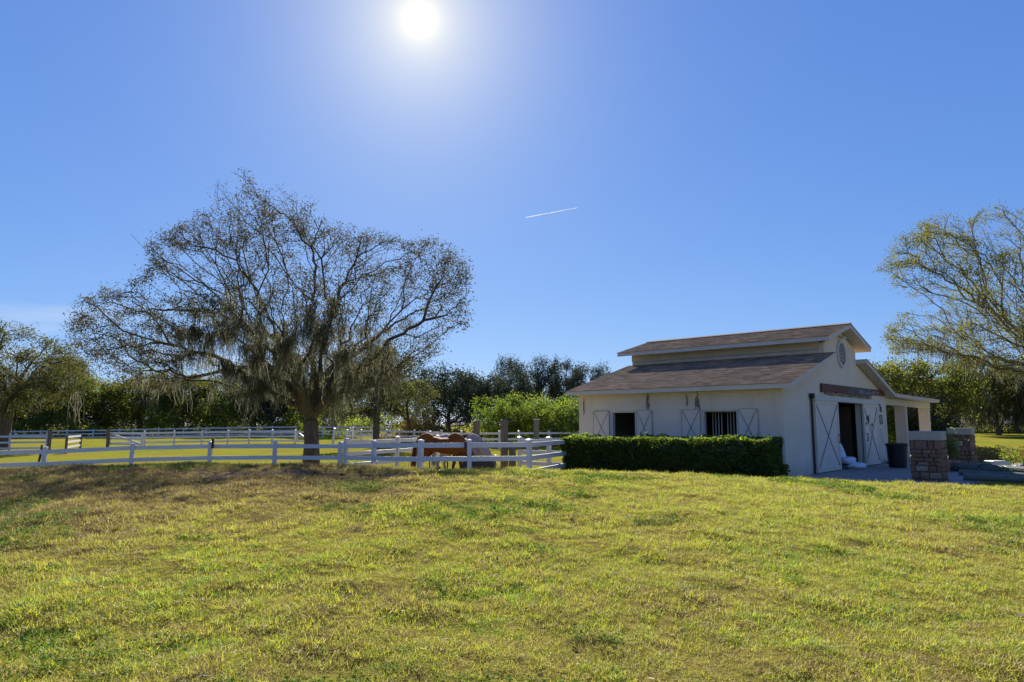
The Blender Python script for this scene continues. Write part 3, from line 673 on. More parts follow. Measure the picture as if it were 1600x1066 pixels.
for i in range(4):
    s_ = 10.0+i*.24
    for q in range(2):
        a = (s_+rl.uniform(0, .12), -.080, 2.96+rl.uniform(0, .03)); b = (a[0]+rl.uniform(-.05, .1), -.080, 3.09+rl.uniform(-.03, .02)); let.bar(a, b, .03, .006, (0, 1, 0))
tag(part('lettering', let, M['letter'], sg), kind='stuff')

# wall ornaments
def plaque(name, label, cat, poly, s, z, sc, y=-.03, mat='iron'):
    return tag(link(name, MB().prism([(p[0]*sc, p[1]*sc) for p in poly], y, y+.022).mesh(name, M[mat]), None, B(s, 0, z), BR), label, cat)
hp = [(-.30,1.0),(-.05,.95),(.02,.72),(.10,.45),(.35,.40),(.70,.52),(.95,.40),(.60,.22),(.62,-.05),(.95,-.35),(.70,-.38),(.40,-.12),(.25,-.35),(.05,-.30),(.10,-.02),(-.15,-.25),(-.38,-.18),(-.15,.10),(-.18,.45),(-.30,.66),(-.52,.72),(-.50,.85)]
s_, z_ = on_gable(1375, 641); plaque('horse_plaque', 'black metal prancing horse plaque on the wall right of the doors', 'wall ornament', hp, s_, z_+.02, .25)
s_, z_ = on_gable(1376, 656)
fr = MB().box(-.18, -.14, -.03, -.004, -.2, .2).box(.14, .18, -.03, -.004, -.2, .2).box(-.138, .138, -.03, -.004, .16, .2).box(-.138, .138, -.03, -.004, -.2, -.16)
tag(link('wall_frame', fr.mesh('wall_frame', M['iron']), None, B(s_, 0, z_), BR), 'small empty dark frame hanging below the horse plaque', 'frame')
bp = [(-.6,.1),(-.2,.35),(.1,.30),(.5,.6),(.55,.45),(.25,.1),(.35,-.4),(.25,-.75),(.0,-.7),(.05,-.3),(-.1,-.05),(-.5,-.35),(-.4,-.05)]
s_, z_ = on_gable(1350.5, 654); plaque('bird_plaque', 'black metal bird ornament high on the right sliding door', 'wall ornament', bp, s_, z_, .24, -.165)
s_, z_ = on_gable(1348, 662); plaque('door_hook', 'small black hook on the right sliding door', 'hook', [(-.5,-.4),(.5,-.4),(.3,.4),(-.3,.5)], s_, z_, .1, -.16)
s_, z_ = on_gable(1357, 664); plaque('door_charm', 'small yellow charm hanging on the right sliding door', 'ornament', [(-.5,-.8),(.5,-.7),(.6,.2),(0,.9),(-.6,.3)], s_, z_, .09, -.16, 'sign_edge')
t = thing('leaning_rake', 'thin grey handled rake leaning on the wall beside the right door', 'rake', B(11.0, -.05), BR)
part('handle', MB().tube([(.0, -.22, .08), (.0, .02, 1.5)], .018, 6), M['trim'], t)
part('rake_head', MB().box(-.2, .2, -.25, -.21, .03, .08).box(-.19, -.17, -.24, -.22, 0, .03).box(-.07, -.05, -.24, -.22, 0, .03).box(.05, .07, -.24, -.22, 0, .03).box(.17, .19, -.24, -.22, 0, .03), M['iron'], t)
tag(link('wall_tray', MB().prism([(-.35, .0), (.35, .0), (.42, .12), (-.42, .12)], -.2, .2).mesh('wall_tray', M['trim'], bevel=.02), None, B(11.5, -.35), BR), 'low white tray on the apron against the barn wall', 'tray')

# stone gate pillars
def stone_mesh(seed):
    r = random.Random(seed); bm = bmesh.new(); bmesh.ops.create_cube(bm, size=1)
    for v in bm.verts:
        if v.co.y < 0: v.co.x *= r.uniform(.74, .97); v.co.z *= r.uniform(.70, .95)
        v.co.x += r.uniform(-.03, .03); v.co.y += r.uniform(-.10, .10); v.co.z += r.uniform(-.04, .04)
    fr_ = [f for f in bm.faces if f.normal.y < -.5]
    q = bmesh.ops.poke(bm, faces=fr_)
    for v in q['verts']: v.co.y -= r.uniform(.05, .35); v.co.x += r.uniform(-.15, .15)
    me = bpy.data.meshes.new('stone'); bm.to_mesh(me); bm.free(); me.materials.append(M['stone']); return me
SM = [stone_mesh(i) for i in range(10)]
def pillar(label, s0, t0, w, H, seed):
    r = random.Random(seed); cen = B(s0+w/2, t0+w/2, 0)
    p = thing('stone_pillar', label, 'pillar', cen, BR, 'stone pillars at the apron'); h = w/2
    part('core', MB().box(-h+.03, h-.03, -h+.03, h-.03, -.2, H-.27), M['mortar'], p)
    part('cap', MB().box(-h-.025, h+.025, -h-.025, h+.025, H-.272, H), M['cap'], p, bevel=.012)
    for f in range(4):
        z = -.15
        while z < H-.28:
            rh = min(r.uniform(.09, .23), H-.275-z)
            if H-.275-(z+rh) < .07: rh = H-.275-z
            x = -h
            while x < h-.01:
                rw = min(r.uniform(.10, .36), h-x)
                if h-(x+rw) < .08: rw = h-x
                o = link('stone', r.choice(SM), p); a = f*math.pi/2; cx, cy = x+rw/2, -h+.035+r.uniform(-.008, .008)
                o.location = (cx*math.cos(a)-cy*math.sin(a), cx*math.sin(a)+cy*math.cos(a), z+rh/2); o.rotation_euler = (0, 0, a)
                o.scale = (rw-.004, .095, rh-.004)
                x += rw
            z += rh
    return p
pillar('rough stone pillar with plain cream cap, the nearer and larger one', 1.65, -3.92, .80, 1.46, 1)
pillar('rough stone pillar with stained pale cap standing behind the potted plant', 11.85, -3.2, .82, 1.52, 2)

# bin, sacks, pots, timbers, block, hose
bx = at(1403, 730, 27.0); bn = thing('trash_bin', 'black lidded plastic bin beside the porch opening', 'bin', (bx[0], bx[1], 0), .5)
bd = MB().lathe([(.28, 0), (.31, .05), (.36, .80), (.385, .82), (.385, .86)], 22); part('body', bd, M['plastic'], bn, smooth=False)
part('lid', MB().lathe([(.395, .862), (.40, .90), (.33, .945), (.0001, .955)], 22), M['plastic'], bn)
for a in (0, math.pi): part('handle', MB().bar((.39*math.cos(a), -.1, .74), (.39*math.cos(a), .1, .74), .035), M['plastic'], bn)
def sack(L, W, H, seed, sag=.1):
    bm = bmesh.new(); bmesh.ops.create_uvsphere(bm, u_segments=28, v_segments=16, radius=1); P = np.array([v.co[:] for v in bm.verts])
    s = np.sign(P)*np.abs(P)**np.array([.55, .55, .75]); nz = vnoise(P, 2.2, seed)*.10+vnoise(P, 5, seed+1)*.05
    s = s*(1+nz[:, None]); s[:, 2] = np.maximum(s[:, 2], -.82)
    for v, q in zip(bm.verts, s): v.co = (q[0]*L/2, q[1]*W/2, q[2]*H/2+H*.41)
    for f in bm.faces: f.smooth = True
    me = bpy.data.meshes.new('feed_sack'); bm.to_mesh(me); bm.free(); me.materials.append(M['sack']); return me
def put_sack(label, s, t, z, rot, tilt, L, W, H, seed):
    o = link('feed_sack', sack(L, W, H, seed), None, B(s, t, z)); o.rotation_euler = (tilt, 0, BR+rot); return tag(o, label, 'sack', 'feed sacks in the barn doorway')
put_sack('white feed sack lying lowest on the floor in the barn doorway', 6.45, -.25, 0, .1, 0, 1.0, .62, .26, 1)
put_sack('white feed sack slumped on top of another in the barn doorway', 6.2, .05, .20, -.2, 0, .85, .58, .28, 2)
put_sack('white feed sack standing upright behind the lying sacks', 6.35, .36, .52, .05, R(76), .62, .74, .26, 3)
def pot(label, x, y, r_, h_):
    p = thing('flower_pot', label, 'flower pot', (x, y, 0), 0, 'pots by the pillar')
    part('pot_body', MB().lathe([(r_*.62, 0), (r_*.95, h_*.8), (r_*1.06, h_*.8), (r_*1.08, h_), (r_*.95, h_), (r_*.9, h_*.88)], 20), M['terracotta'], p)
    return p
q = at(1487, 735, 25.2); p1 = pot('terracotta pot with a bushy green plant between the two stone pillars', q[0], q[1], .27, .38)
q2 = at(1477, 737, 24.6); pot('empty terracotta pot half hidden behind the nearer stone pillar', q2[0], q2[1], .2, .42)
def leaf_cloud(C, L, W, up=.5, nrm_dir=None, seed=0, lj=.4, wj=.3):
    """rhombic leaves at the points C; returns verts, quads"""
    r = np.random.default_rng(seed); n = len(C)
    d = r.normal(size=(n, 3)); d[:, 2] *= .7; d /= np.linalg.norm(d, axis=1)[:, None]
    m = r.normal(size=(n, 3)); m[:, 2] = np.abs(m[:, 2])*(1+up)
    if nrm_dir is not None: m += nrm_dir
    w = np.cross(d, m); w /= np.linalg.norm(w, axis=1)[:, None]+1e-9
    ll = (L*(1+lj*r.uniform(-1, 1, n)))[:, None]; ww = (W*(1+wj*r.uniform(-1, 1, n)))[:, None]*.5
    C = np.asarray(C)
    V = np.stack([C-d*ll*.5, C-d*ll*.05+w*ww, C+d*ll*.5, C-d*ll*.05-w*ww], 1).reshape(-1, 3)
    return V, np.arange(4*n).reshape(n, 4)
pc = RNG.normal(size=(900, 3))*np.array([.17, .17, .26])+np.array([0, 0, .82]); V, Fq = leaf_cloud(pc, .09, .035, .2, None, 3)
tag(link('foliage', np_mesh('foliage', V, Fq, RNG.uniform(size=900), M['leaf_hedge']), p1), kind=None)
st = MB()
for i in range(9):
    a = i*.7; st.tube([(0, 0, .3), (.08*math.cos(a), .08*math.sin(a), .6), (.2*math.cos(a), .2*math.sin(a), .95)], [.012, .009, .004], 5)
part('stem', st, M['wood'], p1)
def timber(label, a, b, r_, seed):
    rr = random.Random(seed); n = 12; a = np.array(a); b = np.array(b); pts = []; rs = []
    for i in range(n): pts.append(a+(b-a)*i/(n-1)+np.array([0, 0, rr.uniform(-.012, .012)])); rs.append(r_*rr.uniform(.93, 1.05))
    tag(link('timber', MB().tube(pts, rs, 10).mesh('timber', M['timber'], smooth=False), None), label, 'timber', 'landscape timbers on the ground')
ta = at(1492, 733, 25.0); tb = at(1600, 741, 22.6); dr = (tb-ta); tb = ta+dr*1.6
timber('long grey green timber lying behind the garden hose', (ta[0], ta[1], .16), (tb[0], tb[1], .13), .17, 1)
ta2 = at(1506, 749, 20.7); tb2 = at(1605, 753, 19.8); tb2 = ta2+(tb2-ta2)*1.7
timber('nearer grey green timber lying along the edge of the grass', (ta2[0], ta2[1], .13), (tb2[0], tb2[1], .10), .12, 2)
ta3 = at(1500, 741, 22.9); tb3 = at(1610, 748, 21.2); tb3 = ta3+(tb3-ta3)*1.5
timber('dark timber lying in the middle between two paler timbers', (ta3[0], ta3[1], .10), (tb3[0], tb3[1], .08), .10, 3)
q = at(1559, 730, 25.6); bl = MB().prism([(-.36, .1), (.36, .1), (.36, .36), (.22, .46), (-.36, .46)], -.25, .25)
tag(link('salt_block', bl.mesh('salt_block', M['trim'], bevel=.025), None, (q[0], q[1], -.12), .12), 'pale block with a sloped corner lying beside the timbers', 'block')
hp_ = []
for i in range(70):
    f = i/69; a = f*15
    c = ta+dr*(.25+.85*f); hp_.append((c[0]+.35*math.cos(a), c[1]-.55+.35*math.sin(a), .30+.06*math.sin(a*2.3)-.1*f))
tag(link('garden_hose', MB().tube(hp_, .022, 6).mesh('garden_hose', M['hose'], smooth=True)), 'loose coils of green garden hose over the timbers', 'hose')

# ------------------------------------------------------------------ hedge
def hedge():
    s0, s1 = -2.5, -1.3; t0, t1 = -.42, 6.95
    p = thing('hedge', 'clipped dark green hedge under the barn windows', 'hedge', BC, BR)
    n = 56000; C = np.zeros((n, 3)); r = RNG
    f = r.choice(5, n, p=[.50, .27, .08, .08, .07]); u = r.uniform(size=n); v = r.uniform(size=n)**.9; dep = np.abs(r.normal(0, .09, n))
    H = 1.26
    S = s0+(s1-s0)*u; T = t0+(t1-t0)*u; Z = -.1+(H+.1)*v
    C[f == 0] = np.c_[s0+dep, T, Z][f == 0]; C[f == 1] = np.c_[s0+(s1-s0)*v, T, H-dep][f == 1]
    C[f == 2] = np.c_[S, t0+dep, Z][f == 2]; C[f == 3] = np.c_[S, t1-dep, Z][f == 3]
    C[f == 4] = np.c_[s0+(s1-s0)*r.uniform(size=n), T, Z][f == 4]
    lump = np.c_[C[:, 1], C[:, 2]*1.2]
    C[:, 0] += .15*vnoise(lump, 1.5, 41)+.06*vnoise(lump, 4, 42)-.04; C[:, 2] += (C[:, 2] > .9)*(.07*vnoise(C[:, :2], 1.2, 43)+.06*vnoise(C[:, :2], 3.3, 44))
    C[:, 1] += .07*vnoise(np.c_[C[:, 0], C[:, 2]], 2.5, 45)
    sp = r.uniform(size=n) < .03; C[sp, 2] += r.uniform(0, .20, sp.sum())*(C[sp, 2] > 1.1)*(vnoise(C[sp], 2.5, 46) > .1)
    lo = (C[:, 1] < .6) & (C[:, 2] < .5) ; C[lo, 1] -= .2*r.uniform(size=lo.sum())       # straggly foot at the near end
    keep = (C[:, 2] < .95) | (r.uniform(size=n) < np.interp(C[:, 2], (1.0, 1.25), (.85, .36))); C = C[keep]; f = f[keep]; n = len(C)
    nd = np.zeros((n, 3)); nd[f == 0] = (-.9, 0, .5); nd[f == 1] = (0, 0, 1); nd[f == 2] = (0, -.9, .3); nd[f == 3] = (0, .9, .3)
    V, Fq = leaf_cloud(C, .095, .052, .2, nd*.8, 5)
    link('foliage', np_mesh('foliage', V, Fq, r.uniform(size=n), M['leaf_hedge']), p)
    part('shade_core', MB().box(s0+.38, s1-.3, t0+.3, t1-.3, -.15, H-.40), M['hedge_core'], p)  # dark box put in for the shaded inside of the hedge
    st = MB(); rr = random.Random(3)
    for i in range(60):
        t = rr.uniform(t0+.1, t1-.1); s = s0+rr.uniform(.12, .3); st.tube([(s+.2, t, -.2), (s, t+rr.uniform(-.15, .15), .5), (s-.02, t+rr.uniform(-.3, .3), 1.1)], [.014, .010, .004], 4)
    part('stem', st, M['wood'], p)
hedge()

# ------------------------------------------------------------------ fences
RAIL = MB().box(0, 1, -.02, .02, -.07, .07).mesh('rail', M['vinyl'])
POST = MB().box(-.0635, .0635, -.0635, .0635, 0, 1).mesh('post', M['vinyl'])
CAP = MB().add([(-.075,-.075,0),(.075,-.075,0),(.075,.075,0),(-.075,.075,0),(-.075,-.075,.02),(.075,-.075,.02),(.075,.075,.02),(-.075,.075,.02),(0,0,.055)],
               [(3,2,1,0),(0,1,5,4),(1,2,6,5),(2,3,7,6),(3,0,4,7),(4,5,8),(5,6,8),(6,7,8),(7,4,8)]).mesh('post_cap', M['vinyl'])
def rail_between(root, a, b, name='rail', me=RAIL, th=1):
    o = link(name, me, root); d = Vector(b)-Vector(a); o.location = Vector(a)-root.location
    o.rotation_euler = d.to_track_quat('X', 'Z').to_euler(); o.scale = (d.length, th, 1); return o
def fence(label, pts, rails=3, sp=.40, above=.13, lean=None, cap=True, group='white paddock fences', wide=1, rw=1):
    P = []
    for px, D, zr in pts:
        p = at(px, 690, D); P.append(np.array([p[0], p[1], zr]))
    base = P[0].copy(); base[2] = float(gz(base[0], base[1]))
    root = thing('rail_fence', label, 'fence', base, 0, group); rl = random.Random(len(label))
    for i, p in enumerate(P):
        z0 = min(float(gz(p[0], p[1])), p[2]-1.1)-.15; zt = p[2]+above
        a = P[min(i+1, len(P)-1)]-P[max(i-1, 0)]; yaw = math.atan2(a[1], a[0])
        o = link('post', POST, root, Vector((p[0], p[1], z0))-root.location, yaw, (wide, wide, zt-z0))
        o.rotation_euler = (rl.gauss(0, .008), rl.gauss(0, .008), yaw)
        if cap:
            c = link('post_cap', CAP, o, (0, 0, 1), 0, (1, 1, 1/(zt-z0)))
        if i:
            q = P[i-1]
            for k in range(rails):
                rail_between(root, q-np.array([0, 0, sp*k+rl.uniform(-.006, .006)]), p-np.array([0, 0, sp*k+rl.uniform(-.006, .006)]))
    return root, P
nf, NP = fence('nearest white three rail fence crossing in front of the big oak and the horses',
      [(-160, 22.2, .66), (-70, 22.6, .70), (71, 23, .76), (208, 24, .85), (329, 24.3, .9), (430, 24.5, .90), (532, 24.5, .89), (585, 22.4, .975), (656, 20.4, 1.05), (734, 20.2, 1.06), (827, 20.6, 1.06), (893, 25.2, 1.05)])
def strap(px, D, z, h, label=None):
    p = at(px, 690, D); o = link('gate_latch', MB().box(-.03, .03, -.06, .02, -h/2, h/2).mesh('gate_latch', M['iron']), nf, Vector((p[0], p[1], z))-nf.location)
strap(727.5, 20.2, 1.06, .22); strap(333, 24.2, 1.0, .34)
fence('white fence running back from the near fence and behind the chestnut horse', [(541, 24.6, 1.015), (621, 27.6, 1.03), (684, 30.8, 1.03)])
fence('white fence leading from beside the timber posts to the end of the hedge', [(812.5, 26, 1.045), (858, 25.0, 1.05), (905, 24.2, 1.055)])
fence('white paddock fence at the far left ending at a dark gate post', [(-110, 47.5, .80), (-48, 48.5, .80), (15, 50, .80), (73, 51, .80)], rails=3, sp=.42, above=.22)
gp_, GPp = fence('white paddock fence between the far gate and the oak trunk', [(169, 58, .95), (226, 60, .94), (272, 61.5, .95), (315, 62.5, .96), (356, 63, .98), (389, 63.5, 1.0), (425, 63.5, 1.0), (461, 63.5, 1.0)], sp=.40, above=.16)
fence('farthest white fence along the foot of the woods left of the oak trunk', [(px, 84, z) for px, z in ((-60, .72), (-20, .78), (22, .82), (62, .86), (104, .92), (145, .98), (186, 1.04), (207, 1.07), (247, 1.13), (286, 1.18), (322, 1.24), (355, 1.28), (388, 1.32), (425, 1.36), (462, 1.38))], above=.12)
fence('farthest white fence along the foot of the woods right of the oak trunk', [(478, 80, 1.36), (504, 80, 1.38), (528, 80, 1.38), (556, 80, 1.38), (585, 80, 1.36), (610, 82, 1.32)], above=.12)
fence('white paddock fence from triple gate posts towards the chestnut horse', [(542, 61, 1.07), (564, 62, 1.07), (583, 62, 1.07), (604, 61.5, 1.07), (624, 60, 1.07), (647, 58.5, 1.06), (668, 57, 1.05), (690, 56, 1.05)], above=.13)
fence('far white fence slanting down towards the chestnut horse from the woods', [(613, 88, .90), (632, 78, .80), (650, 70, .76), (668, 65, .72)], above=.1)
fence('far two rail white fence behind the grey horse and timber posts', [(672, 49, 1.02), (721, 49.5, 1.03), (780, 50, 1.03), (811, 50.5, 1.03), (858, 52, 1.03), (905, 53, 1.03)], rails=2, sp=.42, above=.16)
for px, n in ((547, 0), (551.5, 1)):
    p = at(px, 690, 60.5+n*.4); t = thing('gate_post', ('slim white gate post beside the far gate opening, the middle one of three', 'slim white gate post beside the far gate opening, the tallest of three')[n], 'gate post', (p[0], p[1], -.4), 0, 'white gate posts by the far opening')
    link('post', POST, t, (0, 0, 0), 0, (1, 1, 1.75+.08*n)); link('post_cap', CAP, t, (0, 0, 1.75+.08*n))
p = at(519, 690, 58); t = thing('gate_post', 'leaning white gate post standing alone right of the oak trunk', 'gate post', (p[0], p[1], -.4)); t.rotation_euler = (0, R(6), 0)
link('post', POST, t, (0, 0, 0), 0, (1.5, 1.5, 1.75)); link('post_cap', CAP, t, (0, 0, 1.75), 0, (1.5, 1.5, 1))
for px, D, lb in ((77, 51, 'dark square gate post at the end of the far left fence'), (168.5, 57.6, 'dark square gate post at the start of the fence behind the near fence')):
    p = at(px, 690, D); t = thing('gate_post', lb, 'gate post', (p[0], p[1], -.45)); part('post', MB().box(-.09, .09, -.09, .09, 0, 1.72), M['wood'], t)
def gate(label, a, b, zt, nr=4, gap=.36, diag=True, end='vinyl'):
    A = np.array(at(a[0], 690, a[1])); Bp = np.array(at(b[0], 690, b[1])); A[2] = Bp[2] = zt
    t = thing('paddock_gate', label, 'gate', (A[0], A[1], zt-1.4))
    for k in range(nr): rail_between(t, A-np.array([0, 0, gap*k]), Bp-np.array([0, 0, gap*k]))
    low = np.array([0, 0, gap*(nr-1)])
    for q in (A, Bp):
        v = q-np.array(t.location); part('stile', MB().box(v[0]-.06, v[0]+.06, v[1]-.06, v[1]+.06, v[2]-gap*(nr-1)-.1, v[2]+.1), M[end], t)
    if diag: rail_between(t, A, Bp-low, 'diagonal_brace')
    return t
gate('open white gate seen almost end on beyond the far left fence', (126, 54), (104, 48.5), .80, 4, .36, False, 'wood')
gate('white gate with a diagonal brace beside the dark gate post', (171, 57.8), (222, 55.5), .93, 3, .42)
gate('white gate with a brace standing open close behind the oak trunk', (464, 63.2), (484, 61), 1.0, 3, .40)
p = at(62, 712, 24.5); t = thing('stake', 'thin dark stake leaning beside the near fence post at far left', 'stake', (p[0], p[1], -.4))
part('shaft', MB().tube([(-.12, 0, .1), (.02, 0, .95), (.05, 0, 1.35)], [.03, .04, .03], 6), M['iron'], t); part('white_foot', MB().tube([(-.2, 0, .35), (-.02, 0, .62), (.1, 0, .38)], [.03, .14, .03], 7), M['sack'], t)
# timber posts, hitching beam, trough, stand
def wpost(label, px, D, w, ztop, mat='wood', zb=-.4, cap=False):
    p = at(px, 690, D); t = thing('timber_post', label, 'post', (p[0], p[1], zb), .3)
    part('post', MB().prism([(-w/2, -w/2), (w/2, -w/2), (w/2, w/2), (-w/2, w/2)], 0, ztop-zb, 'z'), M[mat], t, bevel=.015)
    if cap: part('post_cap', MB().box(-w*.62, w*.62, -w*.62, w*.62, ztop-zb+.002, ztop-zb+.06), M['trim'], t)
    return t
wpost('dark weathered timber post behind the grey horse', 744.5, 28, .24, 1.80)
wpost('tall weathered timber post with scrub behind, right of the grey horse', 788, 25.2, .23, 1.85)
wpost('short weathered timber post beside the tall one and the white corner post', 800.5, 24.6, .21, 1.02)
wpost('green weathered post with a pale cap standing before the bright shrubs', 838, 46, .30, 1.98, 'timber', -.4, True)
p = at(805, 690, 25); t = thing('hitching_beam', 'short dark beam resting on the weathered timber posts', 'beam', (p[0], p[1], .85)); part('beam', MB().bar((-.35, .1, 0), (.25, -.05, -.02), .12), M['wood'], t)
p = at(747, 715, 22.9); t = thing('trough', 'black feed trough on legs under the grey horse', 'trough', (p[0], p[1], -.2), .05)
part('tub', MB().prism([(-.52, .34), (.52, .34), (.60, .86), (.56, .86), (.49, .40), (-.49, .40), (-.56, .86), (-.60, .86)], -.25, .25).box(-.5, .5, -.26, -.24, .36, .84).box(-.5, .5, .24, .26, .36, .84), M['plastic'], t)
for sx in (-1, 1):
    for sy in (-1, 1): part('leg', MB().bar((sx*.45, sy*.2, .36), (sx*.5, sy*.24, 0), .05), M['iron'], t)
p = at(682, 712, 25.6); t = thing('metal_stand', 'thin black metal stand seen under the chestnut horse', 'stand', (p[0], p[1], -.2))
part('frame', MB().bar((-.25, 0, 0), (-.25, 0, .75), .04).bar((-.36, 0, .77), (-.14, 0, .77), .04).bar((-.4, 0, .12), (.45, .1, .2), .045).bar((.4, .1, 0), (.4, .1, .6), .05), M['iron'], t)

# ------------------------------------------------------------------ horses
def coat(name, c1, c2, c3, dapple=0):
    m, nt, out = new_mat(name); tcn = N(nt, 'ShaderNodeTexCoord'); v = tcn.outputs['Object']
    c = ramp(nt, noise(nt, v, 2.2, 4), [(.3, c1), (.7, c2)])
    sx = N(nt, 'ShaderNodeSeparateXYZ'); nt.links.new(v, sx.inputs[0])
    mr = N(nt, 'ShaderNodeMapRange'); mr.inputs[1].default_value = .55; mr.inputs[2].default_value = .15; nt.links.new(sx.outputs['Z'], mr.inputs[0])
    c = mixc(nt, mr.outputs[0], c, c3)                                 # darker lower legs
    if dapple: c = mixc(nt, 1.0, c, ramp(nt, noise(nt, v, 9, 2), [(.4, (1-dapple,)*3), (.6, (1, 1, 1))]), 'MULTIPLY')
    p = N(nt, 'ShaderNodeBsdfPrincipled'); nt.links.new(c, p.inputs['Base Color']); p.inputs['Roughness'].default_value = .75; p.inputs['Specular IOR Level'].default_value = .12
    p.inputs['Sheen Weight'].default_value = .0
    b = N(nt, 'ShaderNodeBump'); b.inputs['Strength'].default_value = .15; b.inputs['Distance'].default_value = .01; nt.links.new(noise(nt, v, 60, 3, .6, (1, 1, .2)), b.inputs['Height']); nt.links.new(b.outputs[0], p.inputs['Normal'])
    nt.links.new(p.outputs[0], out.inputs[0]); return m
def horse(name, label, loc, rotz, sc, coat_m, hair_m, hair_n, seed, phase=0, group=None):
    mb = MB()
    mb.tube([(-.98,0,1.16),(-.90,0,1.22),(-.72,0,1.235),(-.45,0,1.22),(-.1,0,1.16),(.22,0,1.14),(.46,0,1.16),(.66,0,1.15),(.80,0,1.10),(.86,0,1.05)],
            [(.08,.14),(.20,.25),(.27,.31),(.28,.27),(.29,.265),(.29,.29),(.26,.33),(.21,.31),(.14,.23),(.06,.12)], 16)
    mb.tube([(.16,0,1.37),(.32,0,1.46),(.46,0,1.50),(.62,0,1.44),(.75,0,1.32)], [(.05,.05),(.065,.09),(.075,.11),(.09,.12),(.09,.14)], 10)       # withers
    mb.tube([(-.95,0,1.32),(-.78,0,1.43),(-.62,0,1.47),(-.42,0,1.42),(-.22,0,1.33)], [(.08,.08),(.15,.14),(.16,.14),(.13,.10),(.08,.06)], 10)      # croup
    mb.tube([(.55,0,1.22),(.74,0,1.12),(.94,0,.93),(1.10,0,.74),(1.21,0,.60),(1.25,0,.52)], [(.19,.33),(.165,.27),(.125,.21),(.10,.17),(.09,.15),(.08,.12)], 14)
    mb.tube([(1.22,0,.66),(1.27,0,.55),(1.27,0,.40),(1.25,0,.24),(1.235,0,.10),(1.23,0,.02),(1.22,0,-.03)], [(.07,.09),(.105,.135),(.09,.125),(.07,.09),(.062,.07),(.06,.075),(.035,.05)], 14)
    for sy in (-1, 1):
        o = sy*.14; ph = .10*sy*(1 if phase == 0 else -1)
        mb.tube([(.52,o,1.14),(.58,o*1.1,.92),(.57+ph*.4,o,.72),(.56+ph*.7,o,.52),(.555+ph*.8,o,.47),(.55+ph,o,.28),(.55+ph,o,.14),(.58+ph,o,.07),(.61+ph,o,.0)],
                [(.10,.20),(.09,.14),(.07,.09),(.055,.062),(.055,.06),(.036,.042),(.043,.048),(.042,.05),(.06,.07)], 10)
        mb.tube([(-.68,o,1.20),(-.62,o*1.15,.96),(-.66-ph*.3,o,.78),(-.80-ph*.6,o,.60),(-.85-ph*.7,o,.52),(-.82-ph*.9,o,.30),(-.80-ph,o,.15),(-.76-ph,o,.07),(-.73-ph,o,0)],
                [(.15,.28),(.13,.21),(.09,.13),(.062,.075),(.055,.07),(.038,.046),(.045,.05),(.044,.052),(.062,.07)], 10)
        mb.tube([(1.17,sy*.06,.64),(1.12,sy*.085,.72),(1.10,sy*.09,.80)], [(.03,.035),(.032,.03),(.006,.006)], 8)
    root = thing(name, label, 'horse', loc, rotz, group); root.scale = (sc, sc, sc)
    raw = mb.mesh('raw', None); tmp = bpy.data.objects.new('tmp', raw); COL.objects.link(tmp)
    md = tmp.modifiers.new('r', 'REMESH'); md.mode = 'VOXEL'; md.voxel_size = .02
    ms = tmp.modifiers.new('s', 'SMOOTH'); ms.factor = .5; ms.iterations = 7
    dg = bpy.context.evaluated_depsgraph_get(); dg.update(); body = bpy.data.meshes.new_from_object(tmp.evaluated_get(dg)); body.name = 'body'
    bpy.data.objects.remove(tmp); body.materials.clear(); body.materials.append(coat_m)
    body.polygons.foreach_set('use_smooth', np.ones(len(body.polygons), bool)); link('body', body, root)
    for sy in (-1, 1):
        link('eye', MB().tube([(1.285, sy*.088, .50), (1.285, sy*.105, .50)], [.02, .012], 8).mesh('eye', M['iron']), root)
    for nm, sp in (('mane', None), ('tail', None)):
        r = np.random.default_rng(seed); V = []; Fq = []; rn = []
        for i in range(170 if nm == 'mane' else 150):
            if nm == 'mane':
                f = r.uniform(); p = np.array([.62+.58*f, r.normal(0, .015), 1.46-.78*f**1.1+.03]); L = r.uniform(.18, .32); dr_ = np.array([-.25-.2*r.uniform(), (.55 if r.uniform() < .8 else -.4), -.9])
            else:
                p = np.array([-.985+r.normal(0, .02), r.normal(0, .025), 1.30+r.normal(0, .02)]); L = r.uniform(.75, 1.02); dr_ = np.array([-.30+r.normal(0, .06), r.normal(0, .09), -.7])
            b = len(V); ns = 5; w = .012
            for k in range(ns):
                V += [p-np.array([0, w, 0])*(1-k/ns*.7), p+np.array([w*.7, w, 0])*(1-k/ns*.7)]
                dd = dr_/np.linalg.norm(dr_); p = p+dd*L/(ns-1); dr_ = dr_+np.array([.09 if nm == 'tail' else .03, -.05*dr_[1], -.35])
            for k in range(ns-1): Fq.append((b+2*k, b+2*k+1, b+2*k+3, b+2*k+2)); rn.append(r.uniform())
        link(nm, np_mesh(nm, V, np.array(Fq), rn, hair_m), root)
    return root
M['coat_c'] = coat('chestnut_coat', (.19, .052, .010), (.27, .078, .014), (.11, .034, .010)); M['coat_g'] = coat('grey_coat', (.34, .30, .27), (.46, .42, .38), (.20, .18, .17), .3)
M['hair_c'] = leafmat('chestnut_hair', [(0, (.14, .05, .02)), (1, (.26, .11, .045))], .25, .05); M['hair_g'] = leafmat('grey_hair', [(0, (.35, .33, .30)), (1, (.55, .52, .48))], .25, .05)
q = at(692, 700, 23.6); horse('horse', 'chestnut brown horse with its head lowered behind the near fence', (q[0], q[1], -.17), R(-20), .97, M['coat_c'], M['hair_c'], 0, 1)
q = at(721, 700, 25.0); horse('horse', 'pale grey horse with its head lowered, standing behind the chestnut', (q[0], q[1], -.22), R(-20), .97, M['coat_g'], M['hair_g'], 0, 2, 1)

